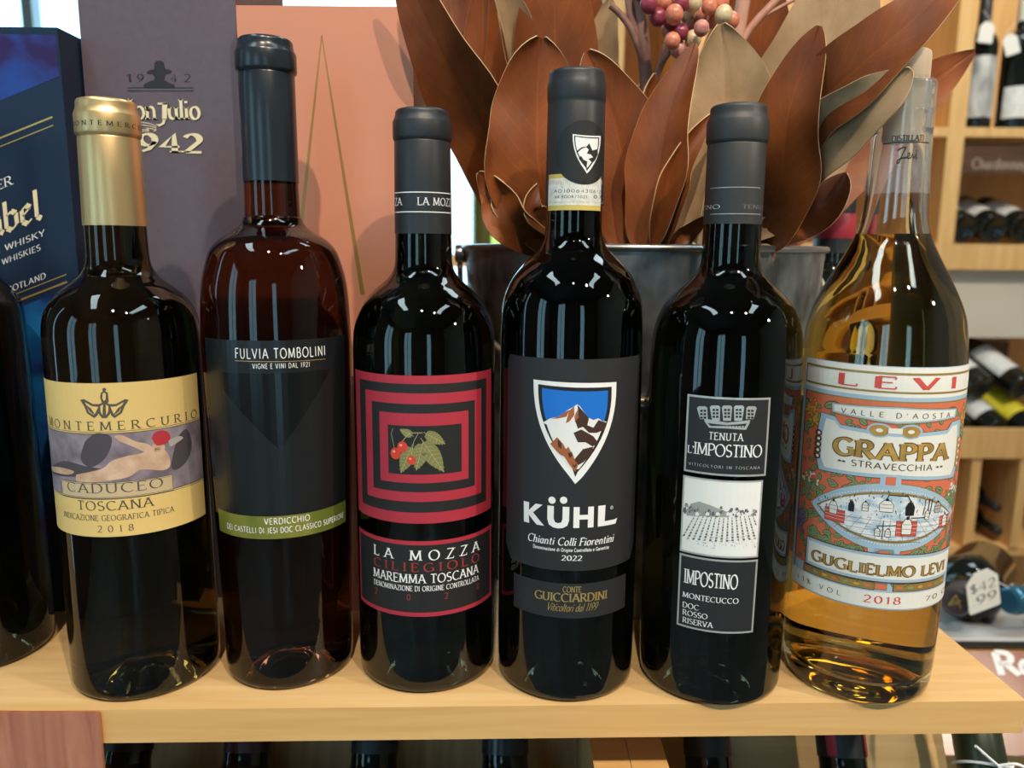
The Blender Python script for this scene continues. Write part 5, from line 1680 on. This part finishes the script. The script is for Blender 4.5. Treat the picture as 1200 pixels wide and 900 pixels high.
# ------------------------------------------------------------------ bottles leaning in the rack under the shelf
def lying(label, p_tip, direc, body_m, caps_m, name='wine_bottle', group=None, length=.30, r=.0375, lab=None, seg=48, extra=None, roll=0):
    """neck tip at p_tip, pointing along -direc; the bottle body extends along direc."""
    d = Vector(direc).normalized()
    q = (-d).to_track_quat('Z', 'Y')
    M = Matrix.Translation(Vector(p_tip) + d * length) @ q.to_matrix().to_4x4() @ Matrix.Rotation(roll, 4, 'Z')
    t = thing(name, label, 'wine bottle', Vector(p_tip) + d * length, group)
    pr, fn = glass_profile([(0.006, r), (0.10, r), (0.18, r), (0.195, r * .95), (0.207, r * .77), (0.216, r * .52), (0.226, r * .40), (.24, r * .385), (0.296, r * .36)])
    bm = bmesh.new(); lathe(bm, pr + [(0, .2965)], (0, 0, 0), seg, 0, M); link('glass_body', bm, body_m, t, True, 60)
    bm = bmesh.new()
    cp = caps_pts(.235, r * .40, .285, r * .385, .2945, r * .405, .3005, r * .365)
    lathe(bm, [(cp[0][1] - .0006, cp[0][0])] + [(b, a) for a, b in cp] + [(r * .3, .3010), (0, .3008)], (0, 0, 0), seg, 0, M)
    c = link('capsule', bm, caps_m, t, True, 35)
    if lab:
        z0, z1, a0, a1, m = lab
        bm = bmesh.new(); N = 24
        for rr in (fn((z0 + z1) / 2) + .0006,):
            vs = [[bm.verts.new(M @ Vector((rr * cos(a0 + (a1 - a0) * k / N), rr * sin(a0 + (a1 - a0) * k / N), z))) for k in range(N + 1)] for z in (z0, z1)]
            for k in range(N): bm.faces.new((vs[0][k], vs[0][k + 1], vs[1][k + 1], vs[1][k]))
        link('front_label', bm, m, t, True, 60)
    return t, M, fn, c


dirb = -DUP
WINERED = pmat('capsule_wine', (0.060, 0.012, 0.022), 0.35)
GREENC = pmat('capsule_bottle_green', (0.014, 0.022, 0.010), 0.3)
bin_lbl = [
    (150, CAPS_BLACK, 'black capped bottle leaning in the rack under the shelf beside the wooden sign'),
    (290, WINERED, 'bottle with a wine red cap leaning in the rack, second from the wooden sign'),
    (439, CAPS_BLACK, 'black capped bottle leaning in the rack below the cherry label bottle'),
    (592, CAPS_NAVY, 'dark capped bottle leaning in the rack below the mountain shield bottle'),
    (829, CAPS_BLACK, 'dark bottle leaning in the rack just right of the wooden partition'),
    (986, CAPS_BLACK, 'bottle with a red and black cap leaning in the rack below the amber spirit bottle'),
    (1148, GREENC, 'dark green bottle with a white string bow leaning in the rack at the right'),
]
for (px, cm, lb) in bin_lbl:
    d_ = ray(px, 880)
    hit = CAM + d_ * ((RK - CAM).dot(NRM) / d_.dot(NRM))
    tip_ = Vector((hit.x, RK.y, RK.z))
    if px == 1148: tip_ -= DUP * .030
    tt, M, fn, cc_ = lying(lb, tip_, dirb, DARKGLASS, cm, group='bottles leaning in the rack under the shelf')
    if px == 986:
        bm = bmesh.new()
        for a0 in (-.95, .75):
            vs = []
            for z in (.236, .262):
                vs.append([bm.verts.new(M @ Vector((.0156 * cos(pi / 2 * 1 + a0 + k * .06), .0156 * sin(pi / 2 + a0 + k * .06), z))) for k in range(8)])
            for k in range(7): bm.faces.new((vs[0][k], vs[0][k + 1], vs[1][k + 1], vs[1][k]))
        link('red_mark', bm, LRED, cc_, True)
    if px == 1148:
        t = thing('string_bow', 'white string bow tied round the neck of the green bottle in the rack', 'string', M @ Vector((0, 0, .262)))
        bm = bmesh.new()
        ring = [M @ Vector((.0168 * cos(a), .0168 * sin(a), .262 + .0015 * sin(2 * a))) for a in [2 * pi * k / 24 for k in range(25)]]
        tube(bm, ring, .0009, 6)
        kn = M @ Vector((0, .0175, .262))
        if (kn - CAM).length > (M @ Vector((0, -.0175, .262)) - CAM).length: kn = M @ Vector((0, -.0175, .262))
        e1 = Vector((-.018, -.004, .016)); e2 = Vector((.018, -.004, -.002)); e3 = Vector((.006, -.006, -.012))
        tube(bm, crom([tuple(kn), tuple(kn + e1 * .6), tuple(kn + e1)], 6), .0009, 6)
        tube(bm, crom([tuple(kn), tuple(kn + e2 * .5 + Vector((0, -.002, .005))), tuple(kn + e2), tuple(kn + e2 * .6 - Vector((0, .001, .005))), tuple(kn)], 6), .0009, 6)
        tube(bm, crom([tuple(kn), tuple(kn + e3 * .5), tuple(kn + e3)], 6), .0009, 6)
        link('string_loop', bm, WHITEINK, t, True, 60)

# wooden sign in the lower left corner, clipped to the front edge of the shelf
ys = .3535
sa = at(-20, 833, ys); sb_ = at(117, 833, ys); sc_ = at(126, 905, ys)
SG = thing('wooden_sign', 'reddish wood grain sign in a clear sleeve hung on the shelf edge, lower left', 'sign', ((sa.x + sb_.x) / 2, ys, sa.z - .06))
bm = bmesh.new(); box(bm, (sb_.x - .15, ys - .0012, sa.z - .085), (sb_.x, ys + .0004, sa.z)); bevel(bm, .0002, 1)
link('sign_board', bm, REDWOOD, SG, False)
CL = clearfilm('acrylic', (0.9, 0.9, 0.9), 0.03, 0.03)
bm = bmesh.new(); box(bm, (sb_.x - .15, ys - .0030, sa.z - .085), (sb_.x + .0006, ys - .0014, sa.z + .0004)); bevel(bm, .0002, 1)
link('clear_sleeve', bm, CL, SG, False)

# ------------------------------------------------------------------ lower right display: ledge, two lying bottles, sign
LZ = -.19
LX0 = at(1040, 740, .80).x
DK = pmat('dark_trim', (0.03, 0.028, 0.027), 0.6)
LG = thing('display_ledge', 'low display ledge topped with grey white paper right of the spirit bottle', 'ledge', (.7, .95, Z0))
TL = radians(14.5)          # the top slopes down towards the wall
MT = Matrix.Translation((0, .80, LZ)) @ Matrix.Rotation(-TL, 4, 'X')
bm = bmesh.new(); box(bm, (LX0, .805, Z0), (1.25, 1.12, LZ - .095)); box(bm, (LX0, .805, LZ - .0945), (1.25, .825, LZ - .0120)); link('ledge_body', bm, WOOD_EDGE, LG, False)
bm = bmesh.new(); box(bm, (LX0 + .002, 0, -.0038), (1.249, .325, 0), 0, MT); bevel(bm, .0008, 1)
link('paper_top', bm, noisy('ledge_paper', (0.50, 0.50, 0.50), (0.62, 0.62, 0.63), (9, 9, 9), 2, 0.5), LG, False)
bm = bmesh.new(); box(bm, (LX0 + .002, .7985, LZ - .010), (1.249, .8045, LZ - .0042)); link('dark_strip', bm, DK, LG, False)
# two bottles lying on it, necks towards the aisle
r_ = .040
ax1 = at(1123, 687, .80); ax1.z = LZ + r_ + .0005
def on_ledge(x, y): return Vector((x, y, LZ - (y - .80) * tan(TL) + (r_ + .0006) / cos(TL)))
tip1 = on_ledge(ax1.x, .802)
d1 = (on_ledge(at(1146, 678, .98).x, .98) - tip1).normalized()
CAPG = pmat('capsule_bronze', (0.085, 0.072, 0.085), 0.35, 0.4)
CAPB = pmat('capsule_teal', (0.035, 0.15, 0.24), 0.2, 0.5)
tt1, M1, fn1, cc1 = lying('dark bottle with a bronze cap end lying on the grey ledge', tip1, d1, DARKGLASS, CAPG, r=r_, seg=64)
bm = bmesh.new()
for (a, b, c_, d_) in ((-.006, -.005, 0, .0075), (.006, -.005, 0, .0075), (-.0035, -.001, .0055, .003), (-.006, -.005, .003, -.001)):
    tube(bm, [M1 @ Vector((a, b, .3013)), M1 @ Vector((c_, d_, .3013))], .0007, 6)
link('cap_emblem', bm, GOLDINK, cc1, True)
p2 = at(1184, 684, .812)
tip2 = on_ledge(p2.x, .812)
tt2, M2, fn2, cc2 = lying('dark bottle with a teal blue cap lying on the ledge, price tag on its neck', tip2, (.95, .30, -.30 * tan(TL)), DARKGLASS, CAPB, r=r_, seg=64)
TAGM = pmat('tag_card', (0.80, 0.78, 0.72), 0.6)
def price_tag(label, c, eu, ev, w, h, txt, ring_pts=None, kn=None, group=None):
    c = Vector(c); eu = Vector(eu).normalized(); ev = Vector(ev); ev = (ev - eu * ev.dot(eu)).normalized(); n = eu.cross(ev)
    t = thing('price_tag', label, 'price tag', c, group)
    bm = bmesh.new()
    pts = [(-w / 2, -h / 2 + .002), (-w / 2 + .002, -h / 2), (w / 2 - .002, -h / 2), (w / 2, -h / 2 + .002), (w / 2, h / 2 - w * .3), (w / 2 - w * .28, h / 2), (-w / 2 + w * .28, h / 2), (-w / 2, h / 2 - w * .3)]
    vf = [bm.verts.new(c + eu * a + ev * b + n * .0004) for a, b in pts]; vb = [bm.verts.new(c + eu * a + ev * b - n * .0004) for a, b in pts]
    bm.faces.new(vf); bm.faces.new(vb[::-1])
    for k in range(8): bm.faces.new((vf[k], vb[k], vb[(k + 1) % 8], vf[(k + 1) % 8]))
    cd_ = link('card', bm, TAGM, t, False)
    if txt:
        f = Flat(c + n * .0005, eu, ev)
        for k, row in enumerate(txt):
            f.utext(row, -w * .40, w * .40, -h * .30 + (len(txt) - 1 - k) * h * .32, h * .22, SK, 1, weight=.13, serif=0)
        f.build('writing', cd_, cut=False, base=.0001)
    bm = bmesh.new()
    top = c + ev * (h / 2 - .003)
    if ring_pts:
        tube(bm, ring_pts, .0008, 6)
        tube(bm, crom([tuple(kn), tuple((kn + top) / 2 + n * .004), tuple(top)], 6), .0007, 6)
    else:
        tube(bm, crom([tuple(top), tuple(top + ev * .012), tuple(kn)], 6), .0006, 6)
    link('tag_string', bm, WHITEINK, t, True, 60)
    return t


rg = [M2 @ Vector((.0172 * cos(a), .0172 * sin(a), .262)) for a in [2 * pi * k / 24 for k in range(25)]]
rg = rg + [M2 @ Vector((.0175 * cos(a), .0175 * sin(a), .255 + .004 * cos(a))) for a in [2 * pi * k / 24 for k in range(25)]]
ct = at(1152, 692, .782)
price_tag('white price tag hanging in front of the bottles on the grey ledge', ct, (1, .15, .32), (-.30, -.15, 1), .038, .050, ['$42', '.99'], rg, M2 @ Vector((-.0174, 0, .262)))
# red wood sign leaning on the ledge front
o_ = at(1100, 748, .792)
ev = Vector((0, cos(radians(48)), sin(radians(48)))); eu = Vector((1, 0, 0))
org = Vector((o_.x, .792, LZ - .012)) - ev * .105
SG2 = thing('red_wine_sign', 'red brown wood grain sign with white letters leaning on the ledge at the right edge', 'sign', org + eu * .1)
bm = bmesh.new(); Mx = Matrix((( eu.x, ev.x, eu.cross(ev).x, org.x), (eu.y, ev.y, eu.cross(ev).y, org.y), (eu.z, ev.z, eu.cross(ev).z, org.z), (0, 0, 0, 1)))
box(bm, (-.06, 0, -.003), (.30, .105, 0), 0, Mx); bevel(bm, .0004, 1)
bs = link('sign_board', bm, noisy('redwood_sign', (0.20, 0.065, 0.045), (0.34, 0.13, 0.085), (26, 3, 26), 5, 0.25, lo=.3, hi=.7), SG2, False)
s = Flat(org, eu, ev).crop(1080, 680, 1 / 6.0)
u_ = s.P(470, 640); ut = s.P(455, 510)
zl, zh = s.P(600, 665)[1], s.P(470, 505)[1]
uR0 = s.P(560, 640)[0]
s.utext('Red', uR0 - .004, uR0 + .062, zl, zh - zl, WHITEINK, 1, weight=.24, thin=.20, serif=0, gap=.04)
s.build('sign_lettering', bs, cut=False, base=.0001)

# ------------------------------------------------------------------ wine wall shelves on the right
YS = 1.95
def px_x(x, y): return at(x, y, YS).x
def px_z(y, x=1150): return at(x, y, YS).z
US = thing('wine_shelf', 'pine wall shelf of open cells holding wine bottles at the right', 'shelf', (1.0, YS + .15, px_z(318)))
zb0, zb1 = px_z(316), px_z(286)
lz0 = px_z(397)
zm0, zm1 = px_z(160), px_z(149)
xA0, xA1 = px_x(1112, 150), px_x(1132, 150)
xl_, xr_ = .22, 2.3
dp = .34
link('shelf_board', obox((xl_, YS, zb0), (xr_, YS + dp, zb1), None, .002), WOOD_BACK, US, False)
link('shelf_board', obox((xl_, YS + .004, zm0), (xr_, YS + dp, zm1), None, .002), WOOD_BACK, US, False)
zt2 = 1.3
for xx in (xl_, xA0 - .66, xA0, xA1 + .56):
    link('divider', obox((xx, YS + .002, zb1 + .0005), (xx + (xA1 - xA0), YS + dp - .01, zt2), None, .002), WOOD_BACK, US, False)
link('back_panel', obox((xl_, YS + dp, zb0), (xr_, YS + dp + .012, zt2)), WOOD_BACK, US, False)
# standing bottles on the middle board
def standing(label, x, z, Yc, H, r, gm, cm, labm=None, lz=(.06, .13), group='bottles standing on the wall shelf'):
    t = thing('wine_bottle', label, 'wine bottle', (x, Yc, z), group)
    k = H / .30
    body = [(a * k, b / .0376 * r) for a, b in BORD]
    pr, fn = glass_profile(body)
    bm = bmesh.new(); lathe(bm, pr + [(0, pr[-1][1] + .0004)], (x, Yc, z), 48); link('glass_body', bm, gm, t, True, 60)
    bm = bmesh.new()
    cp = [(a * k, b / .0376 * r) for a, b in caps_pts(0.236, .0150, .2862, .0143, .2952, .0150, .3008, .0136)]
    lathe(bm, [(cp[0][1] - .0006, cp[0][0])] + [(b, a) for a, b in cp] + [(0, cp[-1][0] + .001)], (x, Yc, z), 48); link('capsule', bm, cm, t, True, 35)
    if labm:
        bm = bmesh.new(); N = 24
        vs = [[bm.verts.new((x + (fn(zz) + .0006) * sin(-1.25 + 2.5 * j / N), Yc - (fn(zz) + .0006) * cos(-1.25 + 2.5 * j / N), z + zz)) for j in range(N + 1)] for zz in lz]
        for j in range(N): bm.faces.new((vs[0][j], vs[0][j + 1], vs[1][j + 1], vs[1][j]))
        link('front_label', bm, labm, t, True, 60)
    return t, fn


LWH = noisy('label_plain_white', (0.62, 0.62, 0.60), (0.74, 0.74, 0.72), (60, 60, 60), 2, 0.55)
LGS = noisy('label_silver_grey', (0.25, 0.25, 0.25), (0.62, 0.62, 0.60), (40, 40, 14), 2, 0.45)
CAPCR = pmat('capsule_cream', (0.66, 0.62, 0.50), 0.4)
yb_ = YS + .075
xs1 = at(1146, 100, yb_).x; xs2 = at(1193, 100, yb_).x
standing('dark bottle with a silver grey label standing on the wall shelf beside the pine divider', xs1, zm1 + .0005, yb_, .33, .036, DARKGLASS, CAPS_BLACK, LGS, (.03, .175))
standing('dark bottle with a wide white label standing on the wall shelf at the right edge', xs2, zm1 + .0005, yb_ + .005, .335, .040, DARKGLASS, CAPCR, LWH, (.03, .105))
standing('bottle with a gold cap standing on the wall shelf behind the white labelled one', (xs1 + xs2) / 2 + .008, zm1 + .0005, yb_ + .105, .36, .037, DARKGLASS, CAPS_GOLD, LWH, (.03, .09))
tagA = at(1156, 38, yb_ - .045); tagB = at(1185, 52, yb_ - .047)
price_tag('white price tag on the silver grey labelled bottle of the wall shelf', tagA, (1, 0, -.1), (-.1, 0, 1), .036, .048, None, None, at(1152, 12, yb_ - .02))
price_tag('white price tag on the wide white labelled bottle of the wall shelf', tagB, (1, 0, .35), (-.3, 0, 1), .036, .048, None, None, at(1192, 26, yb_ - .02))
# name board and lying bottles in the lower cell
SGN = thing('varietal_sign', 'dark brown name board above the lying bottles in the upper wall shelf', 'sign', (px_x(1165, 185), YS + .03, px_z(205)))
sz0, sz1 = px_z(203), px_z(166)
bm = bmesh.new(); box(bm, (xA1 + .001, YS + .024, sz0), (xA1 + .5, YS + .034, sz1)); bevel(bm, .001, 1)
sbm = noisy('name_board', (0.085, 0.040, 0.024), (0.13, 0.062, 0.036), (20, 20, 60), 3, 0.4)
bo = link('sign_board', bm, sbm, SGN, False)
s = Flat((xA1, YS + .024, sz0), (1, 0, 0), (0, 0, 1)).crop(0, 0, 1)
a = s.P(1139, 197)[0]
s.utext('Chardonnay', a, a + .135, (sz1 - sz0) * .18, (sz1 - sz0) * .34, pmat('pale_sign_ink', (.45, .36, .28), .5), 1, weight=.14, serif=0, gap=.08)
s.build('sign_lettering', bo, cut=False, base=.0002)
def cell_bottle(label, cx, cz, Yf, r, labm, group, tilt=0.0, yaw=0.0, H=.30):
    """lying with its base to the aisle."""
    d = Vector((sin(yaw) * cos(tilt), cos(yaw) * cos(tilt), sin(tilt)))
    base = Vector((cx, Yf, cz))
    return lying(label, base + d * .30, -d, DARKGLASS, CAPS_BLACK, r=r, lab=(.045, .15, pi / 2 - 1.35, pi / 2 + 1.35, labm) if labm else None, group=group, seg=40)


zc = zb1 + .0385
for i, (px, lb) in enumerate(((1133, 'bottle lying base out in the upper wall shelf cell next to the divider'), (1169, 'bottle lying base out in the upper wall shelf cell, second from the divider'), (1205, 'bottle lying base out in the upper wall shelf cell at the right edge'))):
    pxx = at(px, 262, YS + .02).x
    cell_bottle(lb, pxx if i else max(pxx, xA1 + .0385), zc + .0005, YS + .03, .0375, LWH, 'bottles lying in the upper wall shelf', tilt=.30)
# the plain wall panel between the two shelf units
bm = bmesh.new(); box(bm, (.22, YS + .03, lz0), (2.3, YS + .05, zb0 - .001)); structure('trim_1', bm, WALL)
# lower unit
YL = 1.85
def lz_(y): return at(1160, y, YL).z
LS = thing('bin_shelf', 'lower pine bin shelf with rows of lying bottles at the right', 'shelf', (1.1, YL + .15, Z0))
b0, b1 = lz_(537), lz_(503)
x0_, x1_ = .60, 2.3
link('bin_front', obox((x0_, YL, b0), (x1_, YL + .02, b1), None, .002), WOOD_BACK, LS, False)
link('bin_floor', obox((x0_, YL + .021, b0), (x1_, YL + .48, b0 + .02)), WOOD_BACK, LS, False)
link('bin_back', obox((x0_, YL + .45, b0 + .021), (x1_, YL + .47, at(1160, 396, YL + .45).z)), WOOD_BACK, LS, False)
link('back_panel', obox((x0_, YL + .38, Z0), (x1_, YL + .40, b0 - .001)), WOOD_BACK, LS, False)
link('base_board', obox((x0_, YL + .01, at(1155, 622, YL + .05).z - .050), (x1_, YL + .379, at(1155, 622, YL + .05).z - .0292)), WOOD_BACK, LS, False)
for (xa) in (at(1080, 560, YL).x, at(1141, 590, YL).x, at(1197, 590, YL).x):
    link('divider', obox((xa - .012, YL + .005, at(1155, 622, YL + .05).z - .0287), (xa + .012, YL + .378, b0 - .0005), None, .001), WOOD_BACK, LS, False)
YEL = pmat('label_yellow_plain', (0.72, 0.58, 0.03), 0.5)
zz = b0 + .021
for (px, lm, lb) in ((1132, LWH, 'bottle with a white label lying slanted in the lower bin beside the spirit label'), (1176, LWH, 'bottle with a white label lying slanted in the lower bin, middle of the front row'), (1216, YEL, 'bottle with a yellow label lying slanted in the lower bin at the right edge')):
    bp = at(px, 484, YL + .03)
    cell_bottle(lb, bp.x, zz + .0365, YL + .045, .0365, lm, 'bottles lying in the lower bin', tilt=.45, yaw=-.30)
for (px, lb) in ((1140, 'bottle at the back of the lower bin, left of the two'), (1186, 'bottle at the back of the lower bin, right of the two')):
    bp = at(px, 440, YL + .12)
    cell_bottle(lb, bp.x, zz + .142, YL + .075, .0365, LWH, 'bottles lying in the lower bin', tilt=.45, yaw=-.30)
t = thing('bin_sign', 'small dark brown sign on the back of the lower bin at the right', 'sign', (at(1158, 420, YL + .44).x, YL + .44, at(1158, 420, YL + .44).z))
e0 = at(1128, 421, YL + .44); e1 = at(1182, 400, YL + .44)
bm = bmesh.new(); box(bm, (e0.x, YL + .436, e0.z), (e1.x, YL + .4495, e1.z)); bevel(bm, .001, 1); bo = link('sign_board', bm, sbm, t, False)
s = Flat((e0.x, YL + .436, e0.z), (1, 0, 0), (0, 0, 1))
s.utext('RED', .02, .06, .016, .018, pmat('pale_sign_ink', (.45, .36, .28), .5), 1, weight=.16, serif=0)
s.build('sign_lettering', bo, cut=False, base=.0002)
for (px, py, lb) in ((1166, 594, 'dark bottle end in the lower cubby, upper one'), (1167, 622, 'dark bottle lying in the lower cubby, lower one')):
    p = at(px, py, YL + .05)
    lying(lb, (p.x, YL + .04, p.z), (.06, 1, 0), DARKGLASS, CAPS_BLACK, r=.0285, seg=40, length=.30, group='bottles in the lower cubby')

# window sill table with the bottle seen in the gap beside the bucket
xg = at(567, 260, 1.9).x
zg_ = at(567, 288, 1.9).z - .02
TB = thing('window_table', 'low table by the bright window behind the boxes', 'table', (xg, 1.95, Z0))
link('table_top', obox((xg - .45, 1.80, zg_ - .03), (xg + .25, 2.15, zg_), None, .002), WOOD_BACK, TB, False)
for (dx, dy) in ((-.42, 1.83), (.20, 1.83), (-.42, 2.10), (.20, 2.10)):
    link('leg', obox((xg + dx, dy, Z0), (xg + dx + .04, dy + .04, zg_ - .0305)), WOOD_BACK, TB, False)
standing('bottle of pale yellow wine by the window, seen in the gap left of the bucket', xg + .012, zg_ + .0005, 1.9, .30, .040, glass('pale_yellow_glass', (.55, .50, .10), 1.4), CAPCR, None, group=None)
